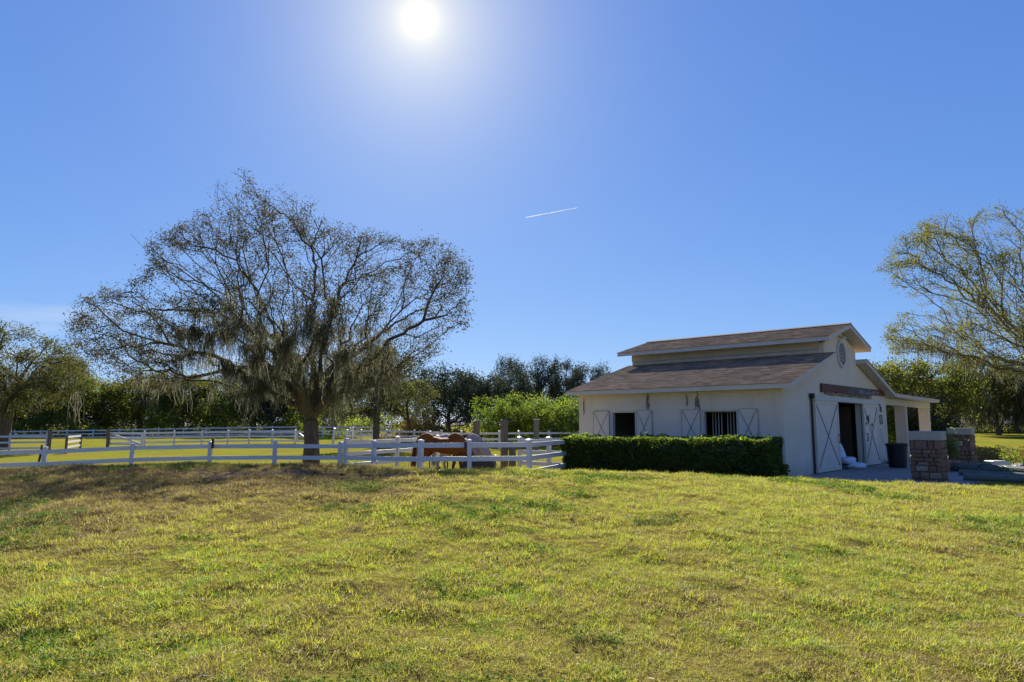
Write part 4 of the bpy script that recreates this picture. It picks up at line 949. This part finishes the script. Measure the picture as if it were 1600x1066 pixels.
# ------------------------------------------------------------------ trees
def grow(seed_pts, seed_par, tips, bf=.35, skip=0):
    """join crown points to a limb skeleton by shortest reach plus path length"""
    ns, nt_ = len(seed_pts), len(tips); P = np.vstack([seed_pts, np.zeros((nt_, 3))]); par = np.concatenate([seed_par, np.zeros(nt_, int)])
    pl = np.zeros(ns+nt_)
    for i in range(1, ns): pl[i] = pl[par[i]]+np.linalg.norm(P[i]-P[par[i]])
    best = np.full(nt_, 1e9); bp_ = np.zeros(nt_, int)
    for i in range(ns):
        c = np.linalg.norm(tips-P[i], axis=1)+bf*pl[i]+(1e6 if i < skip else 0); m = c < best; best[m] = c[m]; bp_[m] = i
    alive = best.copy()
    for k in range(nt_):
        i = int(np.argmin(alive)); n = ns+k; P[n] = tips[i]; par[n] = bp_[i]; d = np.linalg.norm(P[n]-P[par[n]]); pl[n] = pl[par[n]]+d; alive[i] = 1e9
        c = np.linalg.norm(tips-P[n], axis=1)+bf*pl[n]; m = (c < alive) & (alive < 1e8); alive[m] = c[m]; bp_[m] = n
    return P, par, ns
def finish_tree(P, par, ns, r_root, r_tip, smooth=2, jit=.05, seed=0):
    n = len(P); r = np.random.default_rng(seed)
    nch = np.bincount(par[1:], minlength=n)
    for _ in range(smooth):
        s = np.zeros((n, 3)); np.add.at(s, par[1:], P[1:]); has = nch > 0
        mc = np.where(has[:, None], s/np.maximum(nch, 1)[:, None], P)
        Q = .5*P+.25*(P[par]+mc); Q[:ns] = P[:ns]; Q[~has] = P[~has]; P = Q
    cnt = (nch == 0).astype(float)
    for i in range(n-1, 0, -1): cnt[par[i]] += cnt[i]
    e = math.log(r_root/r_tip)/math.log(max(2, cnt[0])); rad = r_tip*cnt**e
    P = P.copy(); P[ns:] += r.normal(0, jit, (n-ns, 3))
    return P, rad, cnt
def branch_mesh(name, P, par, rad, cnt, mat, kmin=3):
    n = len(P); ch = [[] for _ in range(n)]
    for i in range(1, n): ch[par[i]].append(i)
    V = []; Fq = []; off = 0; stack = [(0, None)]
    while stack:
        st, frm = stack.pop(); chain = [st]; c = st
        while ch[c]:
            k = sorted(ch[c], key=lambda q: -cnt[q])
            for q in k[1:]: stack.append((q, c))
            c = k[0]; chain.append(c)
        if frm is not None: chain = [frm]+chain
        if len(chain) < 2: continue
        pts = P[chain]; rr = rad[chain].copy()
        if frm is not None: rr[0] = min(rr[0], rr[1]*1.25)
        rm = rr.max(); k = 12 if rm > .2 else 7 if rm > .06 else 5 if rm > .025 else kmin
        t = np.gradient(pts, axis=0); t /= np.linalg.norm(t, axis=1)[:, None]+1e-9
        av = pts[-1]-pts[0]; ref = np.array([0, 0, 1.]) if abs(av[2]) < .7*np.linalg.norm(av) else np.array([1., .2, 0])
        x = np.cross(t, ref); x /= np.linalg.norm(x, axis=1)[:, None]+1e-9; y = np.cross(x, t)
        a = np.arange(k)*2*math.pi/k
        ring = pts[:, None, :]+rr[:, None, None]*(x[:, None, :]*np.cos(a)[None, :, None]+y[:, None, :]*np.sin(a)[None, :, None])
        V.append(ring.reshape(-1, 3)); m = len(pts); idx = off+np.arange(m*k).reshape(m, k); nx_ = np.roll(idx, -1, 1)
        Fq.append(np.stack([idx[:-1], nx_[:-1], nx_[1:], idx[1:]], -1).reshape(-1, 4)); off += m*k
    return np_mesh(name, np.vstack(V), np.vstack(Fq), None, mat, smooth=True)
def moss_mesh(name, A, n_rib, lmin, lmax, width, spread, seed, mat):
    """curtains of thin hanging strands below the anchor points A"""
    r = np.random.default_rng(seed); A = np.repeat(A, n_rib, 0); n = len(A)
    L = np.repeat(r.uniform(lmin, lmax, n//n_rib), n_rib)*r.uniform(.25, 1.0, n)
    p = A+r.normal(0, 1, (n, 3))*np.array([spread, spread, spread*.35]); ns = 5
    a = r.uniform(0, math.pi, n); sd_ = np.c_[np.cos(a), np.sin(a), 0*a]; drift = np.repeat(r.normal(0, .07, (n//n_rib, 2)), n_rib, 0)
    V = np.zeros((n, ns, 2, 3)); wob = r.normal(0, .06, (n, ns, 2))
    for k in range(ns):
        f = k/(ns-1); q = p.copy(); q[:, 2] -= L*f; q[:, :2] += drift*L[:, None]*f*f*1.5+wob[:, k]*(f > 0)
        w = (width*(1-.75*f)*r.uniform(.6, 1.4, n))[:, None]*.5
        V[:, k, 0] = q-sd_*w; V[:, k, 1] = q+sd_*w
    idx = np.arange(n*ns*2).reshape(n, ns, 2)
    Fq = np.stack([idx[:, :-1, 0], idx[:, :-1, 1], idx[:, 1:, 1], idx[:, 1:, 0]], -1).reshape(-1, 4)
    return np_mesh(name, V.reshape(-1, 3), Fq, np.repeat(r.uniform(size=n), ns-1), mat)
def poly_inside(px, py, poly):
    x, y = px, py; c = np.zeros(len(x), bool); n = len(poly); j = n-1
    for i in range(n):
        xi, yi = poly[i]; xj, yj = poly[j]
        m = ((yi > y) != (yj > y)) & (x < (xj-xi)*(y-yi)/(yj-yi+1e-12)+xi); c ^= m; j = i
    return c
def poly_dist(x, y, poly):
    d = np.full(len(x), 1e9); n = len(poly)
    for i in range(n):
        a = np.array(poly[i]); b = np.array(poly[(i+1) % n]); ab = b-a; t = np.clip(((x-a[0])*ab[0]+(y-a[1])*ab[1])/(ab@ab), 0, 1)
        d = np.minimum(d, np.hypot(x-a[0]-t*ab[0], y-a[1]-t*ab[1]))
    return d
def catmull(pts, per):
    pts = [np.array(p, float) for p in pts]; pts = [2*pts[0]-pts[1]]+pts+[2*pts[-1]-pts[-2]]; out = []
    for i in range(1, len(pts)-2):
        p0, p1, p2, p3 = pts[i-1:i+3]
        for k in range(per):
            t = k/per; out.append(.5*((2*p1)+(-p0+p2)*t+(2*p0-5*p1+4*p2-p3)*t*t+(-p0+3*p1-3*p2+p3)*t**3))
    out.append(pts[-2]); return out
def big_tree(name, label, cat, D, base_px, trunk, limbs, poly, depth, ntips, r_root, leaf, bark, nleaf, lsz, seed, gap=-.15, moss=None, gap_sc=.55, bf=.3, bias=None, r_tip=.008, lspread=.17):
    """limb lines and crown outline are in photo pixels at the tree's distance D; crown has depth on both sides"""
    r = np.random.default_rng(seed); W = lambda px, py, dy=0: np.array(at(px, py, D))+np.array([0, dy, 0])
    b0 = W(base_px, 700); b0[2] = float(gz(b0[0], b0[1]))
    sp = []; spar = []
    tr = catmull([b0-np.array([0, 0, .25])]+[W(*p) for p in trunk], 5)
    for i, p in enumerate(tr): sp.append(p); spar.append(max(0, i-1))
    top = len(sp)-1
    for lm in limbs:
        start = top-lm[0]; pts = catmull([sp[start]]+[W(*p) for p in lm[1:]], 5); prev = start
        for i, p in enumerate(pts[1:]):
            sp.append(p+r.normal(0, .07, 3)*min(1, i/4)); spar.append(prev); prev = len(sp)-1
    xs = [p[0] for p in poly]; ys = [p[1] for p in poly]; tips = []; dm = None
    while len(tips) < ntips:
        px = r.uniform(min(xs), max(xs), 20000); py = r.uniform(min(ys), max(ys), 20000); m = poly_inside(px, py, poly); px, py = px[m], py[m]
        d = poly_dist(px, py, poly); h = depth*np.sqrt(np.clip(d/(.30*(max(ys)-min(ys))), 0, 1))
        dy = h*np.sign(r.uniform(-1, 1, len(px)))*np.sqrt(r.uniform(.0, 1, len(px)))
        q = np.array([at(a, b_, D+e_*.9) for a, b_, e_ in zip(px, py, dy)])
        nz = vnoise(q, gap_sc, seed)+.5*vnoise(q, gap_sc*2.3, seed+1); ok = nz > gap
        if bias is not None: ok &= r.uniform(size=len(px)) < bias(px, py)
        tips += list(q[ok])
    tips = np.array(tips[:ntips])
    P, par, ns = grow(np.array(sp), np.array(spar), tips, bf, top+len(limbs)*0+3); P, rad, cnt = finish_tree(P, par, ns, r_root, r_tip, 2, .04, seed)
    for i in range(1, ns): rad[i] = max(rad[i], rad[par[i]]*.82) if i > 1 else rad[i]
    rad[:6] *= np.linspace(1.3, 1.0, 6)                               # root flare
    loc = b0; root = thing(name, label, cat, loc); P0 = P-loc
    link('trunk', branch_mesh('trunk', P0, par, rad, cnt, bark), root)
    nd = np.where((cnt <= 7) & (np.arange(len(P)) >= ns))[0]; k = r.choice(nd, nleaf); mid = r.uniform(size=(nleaf, 1))
    C = P0[k]*mid+P0[par[k]]*(1-mid)+r.normal(0, lspread, (nleaf, 3))*np.array([1, 1, .8])
    if bias is None or True:
        cl = vnoise(C+loc, 1.5, seed+7)+.5*vnoise(C+loc, 3.5, seed+8); C = C[cl > -.12]
    V, Fq = leaf_cloud(C, lsz, lsz*.5, .4, None, seed); link('crown', np_mesh('crown', V, Fq, np.clip(r.normal(.45, .25, len(C)), 0, 1), leaf), root)
    if moss:
        nm, f, wd, l0, l1, nr, spd = moss; pw = f(P, rad); pw = pw/pw.sum(); A = P0[r.choice(len(P), nm, p=pw)]
        tag(link('spanish_moss', moss_mesh('spanish_moss', A, nr, l0, l1, wd, spd, seed, M['moss']), root), kind='stuff')
    return root, P, rad, cnt

OAK = [(105,505),(118,470),(165,452),(200,445),(222,420),(230,375),(262,358),(300,342),(338,326),(332,284),(362,264),(392,262),(412,288),(442,280),(472,306),(494,290),(515,335),(560,342),(610,362),(640,378),(690,370),(722,395),(742,430),(735,468),(746,495),(718,535),(690,548),(672,560),(640,578),(610,603),(560,618),(490,612),(400,612),(340,606),(300,600),(255,612),(205,606),(160,585),(140,560),(112,540)]
def oak_moss(P, rad):
    x = P[:, 0]; z = P[:, 2]; t = (x+8.0)
    return ((rad > .012) & (rad < .24))*np.exp(-((t+.7)/2.7)**2)*np.exp(-((z-4.2)/1.3)**2)*(z > 2.7)*(1-.93*np.exp(-(t/1.0)**2))+1e-9
big_tree('oak_tree', 'great spreading oak hung with grey moss behind the near white fence', 'oak tree', 27.0, 487,
    [(487, 690), (485.5, 665), (486, 645)],
    [(0, (455, 626, -.3), (430, 605, -.8), (398, 585, -1.2), (350, 560, -1.6), (290, 548, -2), (220, 556, -2.4), (165, 566, -2.6)),
     (0, (455, 570, .6), (410, 525, 1.2), (345, 497, 1.8), (275, 473, 2.2), (190, 468, 2.4)),
     (0, (462, 580, -.4), (430, 500, -.8), (402, 440, -1.1), (380, 390, -1.1), (368, 330, -.8)),
     (0, (458, 600, -.8), (425, 560, -1.8), (375, 505, -2.8), (320, 450, -3.2), (270, 400, -3)),
     (0, (484, 570, .6), (478, 500, 1.2), (474, 430, 1.5), (472, 370, 1.6), (485, 325, 1.5)),
     (0, (505, 585, -.6), (532, 515, -1.4), (556, 455, -2), (590, 400, -2.2), (625, 385, -2)),
     (0, (512, 590, .6), (560, 530, 1.6), (615, 485, 2.4), (672, 450, 2.8), (718, 432, 2.6)),
     (1, (530, 612, -.6), (590, 570, -1.6), (650, 528, -2.2), (705, 510, -2.2)),
     (0, (520, 600, 1.4), (545, 565, 3), (575, 520, 4.4), (600, 490, 5.2)), (0, (480, 600, -1.6), (465, 560, -3.4), (445, 520, -4.8), (430, 470, -5.4)),
     (0, (440, 600, 2), (390, 570, 4), (330, 545, 5.2)), (0, (500, 560, 2), (520, 490, 3.6), (540, 420, 4.2))],
    OAK, 6.8, 4600, .29, M['leaf_oak'], M['bark'], 100000, .086, 11, gap=-.14, bf=.42, lspread=.15, r_tip=.006, moss=(430, oak_moss, .026, .4, 1.6, 24, .12), bias=lambda x, y: .55+.45*(y > 330))
RT = [(1365,425),(1388,396),(1402,372),(1430,352),(1470,335),(1520,328),(1565,322),(1620,330),(1690,350),(1760,400),(1820,460),(1830,540),(1780,600),(1700,612),(1640,602),(1570,585),(1505,560),(1450,552),(1388,556),(1378,520),(1402,495),(1425,472),(1392,455)]
def rt_moss(P, rad): return ((rad > .012) & (rad < .12))*(P[:, 2] < 8.5)*(P[:, 2] > 4)+1e-9
big_tree('oak_tree', 'thin yellow green oak spreading in from the right edge above the barn end', 'oak tree', 37.0, 1655,
    [(1652, 690), (1650, 640), (1648, 585)],
    [(0, (1610, 545, -.5), (1550, 505, -1), (1490, 472, -1.5), (1440, 442, -1.8), (1400, 428, -2)), (0, (1615, 530, .5), (1570, 470, 1), (1530, 415, 1.5), (1480, 372, 1.8)),
     (0, (1630, 520, -1), (1605, 450, -2), (1580, 390, -2.5), (1565, 345, -2.5)), (0, (1600, 560, 1.2), (1540, 540, 2), (1470, 530, 2.4), (1410, 525, 2.4)),
     (0, (1650, 510, 1), (1650, 440, 2), (1640, 370, 2.2)), (0, (1690, 520, 0), (1730, 460, 0), (1770, 420, 0)), (0, (1600, 570, -1.5), (1545, 555, -2.8), (1500, 550, -3.4)),
     (0, (1690, 550, 1), (1750, 530, 1.5), (1800, 520, 1.5)), (0, (1625, 560, -2), (1590, 520, -4), (1550, 470, -5))],
    RT, 6.0, 4600, .22, M['leaf_right'], M['bark_grey'], 95000, .10, 23, gap=-.1, bf=.6, moss=(120, rt_moss, .035, .4, 1.7, 16, .14))
LT = [(-120,560),(-90,510),(-40,490),(10,506),(45,508),(75,530),(105,535),(128,548),(150,570),(150,600),(120,622),(60,640),(0,645),(-80,640),(-130,600)]
def lt_moss(P, rad): return ((rad > .012) & (rad < .2))*(P[:, 2] < 6)+1e-9
big_tree('oak_tree', 'dark leaning oak at the left edge with moss on its outer boughs', 'oak tree', 55.0, 5,
    [(6, 690), (10, 655), (14, 625)],
    [(0, (40, 600, 0), (80, 578, -1), (118, 565, -1.5), (140, 572, -1.5)), (0, (25, 580, 1), (40, 545, 2), (60, 520, 2)), (0, (5, 570, -1), (-10, 530, -2), (-20, 505, -2)), (0, (-30, 590, 0), (-70, 560, 0), (-100, 545, 0)), (1, (50, 620, -2), (90, 605, -3), (125, 600, -3))],
    LT, 6.0, 1500, .42, M['leaf_olive'], M['bark'], 52000, .17, 37, gap=-.3, moss=(34, lt_moss, .07, .8, 3.2, 20, .25), r_tip=.014, lspread=.3)

# background trees: a few kinds, each copy a tree of its own
def proto_tree(name, H, Wd, ntips, nleaf, lsz, leaf, bark, seed, trunk_h=.25, squat=1.0, moss=0, gap=-.2, r_root=.3, lsp=.35):
    r = np.random.default_rng(seed); tips = []
    zc = H*(trunk_h+(1-trunk_h)*.52); rz = H*(1-trunk_h)*.52
    lob = [(r.normal(0, Wd*.22), r.normal(0, Wd*.22), zc+r.normal(0, rz*.3), r.uniform(.45, .75)) for _ in range(7)]
    while len(tips) < ntips:
        q = r.uniform(-1, 1, (4000, 3))*np.array([Wd*.62, Wd*.62, rz*1.25])+np.array([0, 0, zc]); ok = np.zeros(len(q), bool)
        for lx, ly, lz, s in lob: ok |= (((q[:, 0]-lx)/(Wd*.5*s))**2+((q[:, 1]-ly)/(Wd*.5*s))**2+((q[:, 2]-lz)/(rz*s*squat))**2) < 1
        ok &= (q[:, 2] > H*trunk_h*.7) & (q[:, 2] < H)
        ok &= vnoise(q, 1.6/Wd*3, seed) > gap; tips += list(q[ok])
    tips = np.array(tips[:ntips]); tz = np.linspace(-.3, H*.55, 9); sp = np.c_[.35*np.sin(tz*.7+seed)*tz/H*2, .3*np.cos(tz*.6)*tz/H*2, tz]
    P, par, ns = grow(sp, np.maximum(np.arange(9)-1, 0), tips, .3); P, rad, cnt = finish_tree(P, par, ns, r_root, .02, 2, .08, seed)
    root = bpy.data.objects.new(name, None)
    kids = [('trunk', branch_mesh('trunk', P, par, rad, cnt, bark))]
    nd = np.where(np.arange(len(P)) >= ns)[0]; k = r.choice(nd, nleaf); C = P[k]+r.normal(0, lsp, (nleaf, 3))
    C = C[vnoise(C, .9, seed+3) > -.5]
    V, Fq = leaf_cloud(C, lsz, lsz*.55, .4, None, seed); kids.append(('crown', np_mesh('crown', V, Fq, np.clip(r.normal(.45, .27, len(C)), 0, 1), leaf)))
    if moss:
        pw = (rad > .03)*(P[:, 2] > H*.25)*(P[:, 2] < H*.8)+1e-9; A = P[r.choice(len(P), moss, p=pw/pw.sum())]
        kids.append(('spanish_moss', moss_mesh('spanish_moss', A, 22, .8, 3.0, .10, .28, seed, M['moss'])))
    return kids
PT = {'dark': [proto_tree('p', 8.5, 9, 420, 15000, .24, M['leaf_dark'], M['bark'], s, .12) for s in (51, 52, 53)],
      'tall': [proto_tree('p', 10, 6.5, 330, 11000, .22, M['leaf_dark'], M['bark'], s, .28, 1, 0, -.05) for s in (61, 62, 63)],
      'olive': [proto_tree('p', 10, 9, 420, 14000, .22, M['leaf_olive'], M['bark'], s, .2, 1, 14, -.15) for s in (71, 72)],
      'moss': [proto_tree('p', 9.5, 9, 380, 12000, .22, M['leaf_olive'], M['bark_grey'], s, .18, 1, 190, -.1) for s in (81, 82)],
      'bright': [proto_tree('p', 4.2, 5.0, 300, 12000, .17, M['leaf_bright'], M['bark_grey'], s, .02, 1, 0, -.3, .09, .25) for s in (91, 92, 93)],
      'lime': [proto_tree('p', 7.5, 7, 380, 17000, .22, M['leaf_lime'], M['bark_grey'], s, .06, 1, 0, -.25, .2, .3) for s in (96, 97)]}
def plant(kind, i, px, D, top, label, cat, name='tree', wpx=None, group=None, rot=None):
    p = at(px, 690, D); z0 = float(gz(p[0], p[1])); H0 = {'dark': 8.5, 'tall': 10, 'olive': 10, 'moss': 9.5, 'bright': 4.2, 'lime': 7.5}[kind]
    ztop = at(px, top, D)[2]; s = (ztop-z0)/H0/.97; t = thing(name, label, cat, (p[0], p[1], z0-.05), rot if rot is not None else RNG.uniform(0, 6.28), group)
    sx = s if wpx is None else wpx*D/1075/{'dark': 9, 'tall': 6.5, 'olive': 9, 'moss': 9, 'bright': 5, 'lime': 7}[kind]
    t.scale = (sx, sx, s)
    for nm, me in PT[kind][i % len(PT[kind])]: tag(link(nm, me, t), kind='stuff' if nm == 'spanish_moss' else None)
    return t
WG = 'trees of the woods behind the paddocks'
for kind, i, px, D, top, wpx, label, cat, name in (
    ('olive', 0, 588, 52, 548, 150, 'tall olive tree with mossy boughs directly right of the great oak', 'tree', 'moss_tree'),
    ('olive', 1, 638, 62, 585, 90, 'smaller olive tree between the mossy one and the dark oaks', 'tree', 'olive_tree'),
    ('dark', 0, 702, 72, 564, 120, 'broad dark oak behind the horses, left one of two', 'tree', 'dark_oak'),
    ('dark', 1, 765, 74, 568, 110, 'broad dark oak behind the timber posts, right one of two', 'tree', 'dark_oak'),
    ('tall', 0, 800, 86, 566, 58, 'dark tree rising just left of the tallest far crown', 'tree', 'tall_tree'),
    ('tall', 1, 845, 88, 560, 62, 'tallest dark tree above the bright shrubs near the barn', 'tree', 'tall_tree'),
    ('tall', 2, 885, 88, 563, 60, 'dark tree against the sky just left of the barn eave', 'tree', 'tall_tree'),
    ('tall', 0, 922, 90, 574, 56, 'dark tree partly hidden by the low end of the barn roof', 'tree', 'tall_tree'),
    ('bright', 0, 790, 56, 618, 84, 'bright green rounded shrub behind the tall timber post', 'shrub', 'shrub'),
    ('bright', 1, 848, 58, 610, 96, 'bright green shrub behind the green post, highest of three', 'shrub', 'shrub'),
    ('bright', 2, 893, 54, 622, 80, 'bright green shrub touching the far corner of the barn', 'shrub', 'shrub'),
    ('bright', 1, 930, 56, 625, 80, 'bright green shrub hidden mostly by the barn', 'shrub', 'shrub'),
    ('lime', 0, 150, 94, 590, 120, 'bright green thicket tree behind the open gate', 'tree', 'thicket_tree'),
    ('lime', 0, 215, 95, 590, 110, 'yellow green tree behind the far fence left of the oak crown', 'tree', 'thicket_tree'),
    ('olive', 1, 275, 94, 585, 110, 'green tree under the long left bough of the great oak', 'tree', 'thicket_tree'),
    ('lime', 1, 330, 95, 588, 120, 'light green tree behind the moss curtain of the great oak', 'tree', 'thicket_tree'),
    ('lime', 1, 60, 93, 585, 110, 'green tree filling the gap behind the left edge oak', 'tree', 'thicket_tree'),
    ('olive', 1, 110, 96, 560, 100, 'olive tree between the left edge oak and the green thicket', 'tree', 'olive_tree'),
    ('dark', 2, 395, 94, 570, 120, 'dark tree behind the trunk moss, left of the oak trunk', 'tree', 'dark_oak'),
    ('dark', 0, 450, 95, 575, 120, 'dark tree directly behind the oak trunk', 'tree', 'dark_oak'),
    ('olive', 0, 520, 88, 565, 110, 'olive tree behind the oak trunk on its right side', 'tree', 'olive_tree'),
    ('dark', 1, -60, 84, 560, 140, 'dark tree beyond the left edge oak', 'tree', 'dark_oak'),
    ('lime', 0, 1412, 50, 556, 128, 'lime green tree behind the porch roof of the barn', 'tree', 'lime_tree'),
    ('lime', 1, 1462, 54, 562, 120, 'lime green tree right of the porch roof beside the mossy trees', 'tree', 'lime_tree'),
    ('dark', 2, 1425, 47, 618, 120, 'dark bushy tree low behind the porch openings', 'tree', 'dark_oak'),
    ('moss', 0, 1512, 78, 562, 110, 'grey mossy oak nearest the second stone pillar across the field', 'tree', 'moss_oak'),
    ('moss', 1, 1562, 80, 556, 110, 'grey mossy oak across the field with the longest moss strands', 'tree', 'moss_oak'),
    ('moss', 0, 1618, 78, 560, 120, 'grey mossy oak cut by the right edge of the view', 'tree', 'moss_oak'),
    ('moss', 1, 1700, 90, 555, 130, 'grey mossy oak beyond the right edge of the view', 'tree', 'moss_oak'),
    ('dark', 1, 1590, 100, 575, 120, 'dark tree behind the grey mossy oaks', 'tree', 'dark_oak'),
    ('dark', 0, 1500, 100, 580, 120, 'dark tree behind the lime trees and the mossy oaks', 'tree', 'dark_oak')):
    plant(kind, i, px, D, top, label, cat, name, wpx, None if cat == 'shrub' else WG)
def thicket(name, label, mat, fn, n, lsz, seed, up=.4):
    r = np.random.default_rng(seed); C = fn(r, n); V, Fq = leaf_cloud(C, lsz, lsz*.5, up, None, seed)
    return tag(link(name, np_mesh(name, V, Fq, np.clip(r.normal(.45, .28, len(C)), 0, 1), mat)), label, kind='stuff')
def band(px0, px1, D0, D1, h0, h1, sc):
    def fn(r, n):
        px = r.uniform(px0, px1, n); D = r.uniform(D0, D1, n); x = (px-800)/1075*D; P2 = np.c_[x, D*.12]
        h = h0+(h1-h0)*np.clip(.45+.65*vnoise(P2, sc, 5)+.45*vnoise(P2, sc*2.7, 6), 0, 1.15); z = gz(x, D)-.05+h*r.uniform(0, 1, n)**.8
        C = np.c_[x, D, z]; return C[vnoise(C, .8, 8) > -.45]
    return fn
thicket('undergrowth', 'tangled green undergrowth along the foot of the left woods', M['leaf_wood'], band(-260, 560, 86.5, 89, .8, 7.0, .4), 34000, .25, 201)
thicket('undergrowth', 'layered olive foliage closing the woods behind the left paddock', M['leaf_wood'], band(-280, 640, 91, 94, 2.5, 10.0, .3), 34000, .30, 208)
thicket('undergrowth', 'dark tangled undergrowth at the back of the woods', M['leaf_dark'], band(-300, 1000, 96, 104, 4, 7.5, .2), 60000, .40, 202)
thicket('undergrowth', 'shadowy undergrowth beneath the mossy oaks across the right field', M['leaf_wood'], band(1330, 1950, 92, 100, 4, 9, .3), 46000, .32, 203)
thicket('undergrowth', 'low dark scrub at the foot of the mossy oaks', M['leaf_dark'], band(1330, 1950, 87, 91, 1.4, 4.2, .35), 26000, .28, 209)
thicket('undergrowth', 'shady bushes behind the open barn porch', M['leaf_hedge'], band(1372, 1482, 46, 50, 1.6, 3.6, .4), 16000, .17, 204)
thicket('dry_undergrowth', 'tall golden dry weeds along the far fence behind the horses', M['weed'], band(590, 930, 63, 69, .7, 2.2, .5), 36000, .22, 205, -.3)
thicket('dry_undergrowth', 'brown and green weeds at the edge of the right field', M['weed'], band(1518, 1600, 30, 34, .2, .75, 1.2), 5000, .10, 206, -.3)
thicket('undergrowth', 'green low weeds in the field behind the timbers', M['leaf_bright'], band(1550, 1760, 29, 35, .1, .7, 1.0), 9000, .10, 207)

# fallen leaves on the lawn
M['litter'] = leafmat('fallen_leaf', [(0, (.16, .10, .05)), (.6, (.30, .21, .10)), (.9, (.42, .34, .12)), (1, (.55, .50, .40))], .3, .0)
x, y = sample_band(3.6, 19, 7.0); w_ = RNG.uniform(size=len(x)) < .25+.75*np.exp(-((x+8)/5)**2-((y-14)/4)**2); x, y = x[w_], y[w_]; s_, t_ = toB(x, y); k_ = ~((s_ > -.5) & (t_ > -5)); x, y = x[k_], y[k_]
V, Fq = leaf_cloud(np.c_[x, y, gz(x, y)+bumps(x, y)+.035], .055, .032, 2.5, np.array([0, 0, 2.0]), 77)
tag(link('fallen_leaves', np_mesh('fallen_leaves', V, Fq, RNG.uniform(size=len(x)), M['litter'])), 'small dry leaves scattered over the lawn', kind='stuff')

# ------------------------------------------------------------------ contrail
a, b = np.array(at(821, 340, 30000)), np.array(at(903, 324.5, 30000))
m, nt, out = new_mat('contrail_ice'); d = N(nt, 'ShaderNodeBsdfDiffuse'); d.inputs[0].default_value = (.9, .9, .9, 1); tl = N(nt, 'ShaderNodeBsdfTranslucent'); tl.inputs[0].default_value = (.9, .9, .9, 1)
ad_ = N(nt, 'ShaderNodeMixShader'); ad_.inputs[0].default_value = .7; nt.links.new(d.outputs[0], ad_.inputs[1]); nt.links.new(tl.outputs[0], ad_.inputs[2]); nt.links.new(ad_.outputs[0], out.inputs[0])
tag(link('contrail', MB().tube([a, a+(b-a)*.5, b], [14, 12, 8], 8).mesh('contrail', m)), 'thin white contrail high in the blue sky', 'contrail')
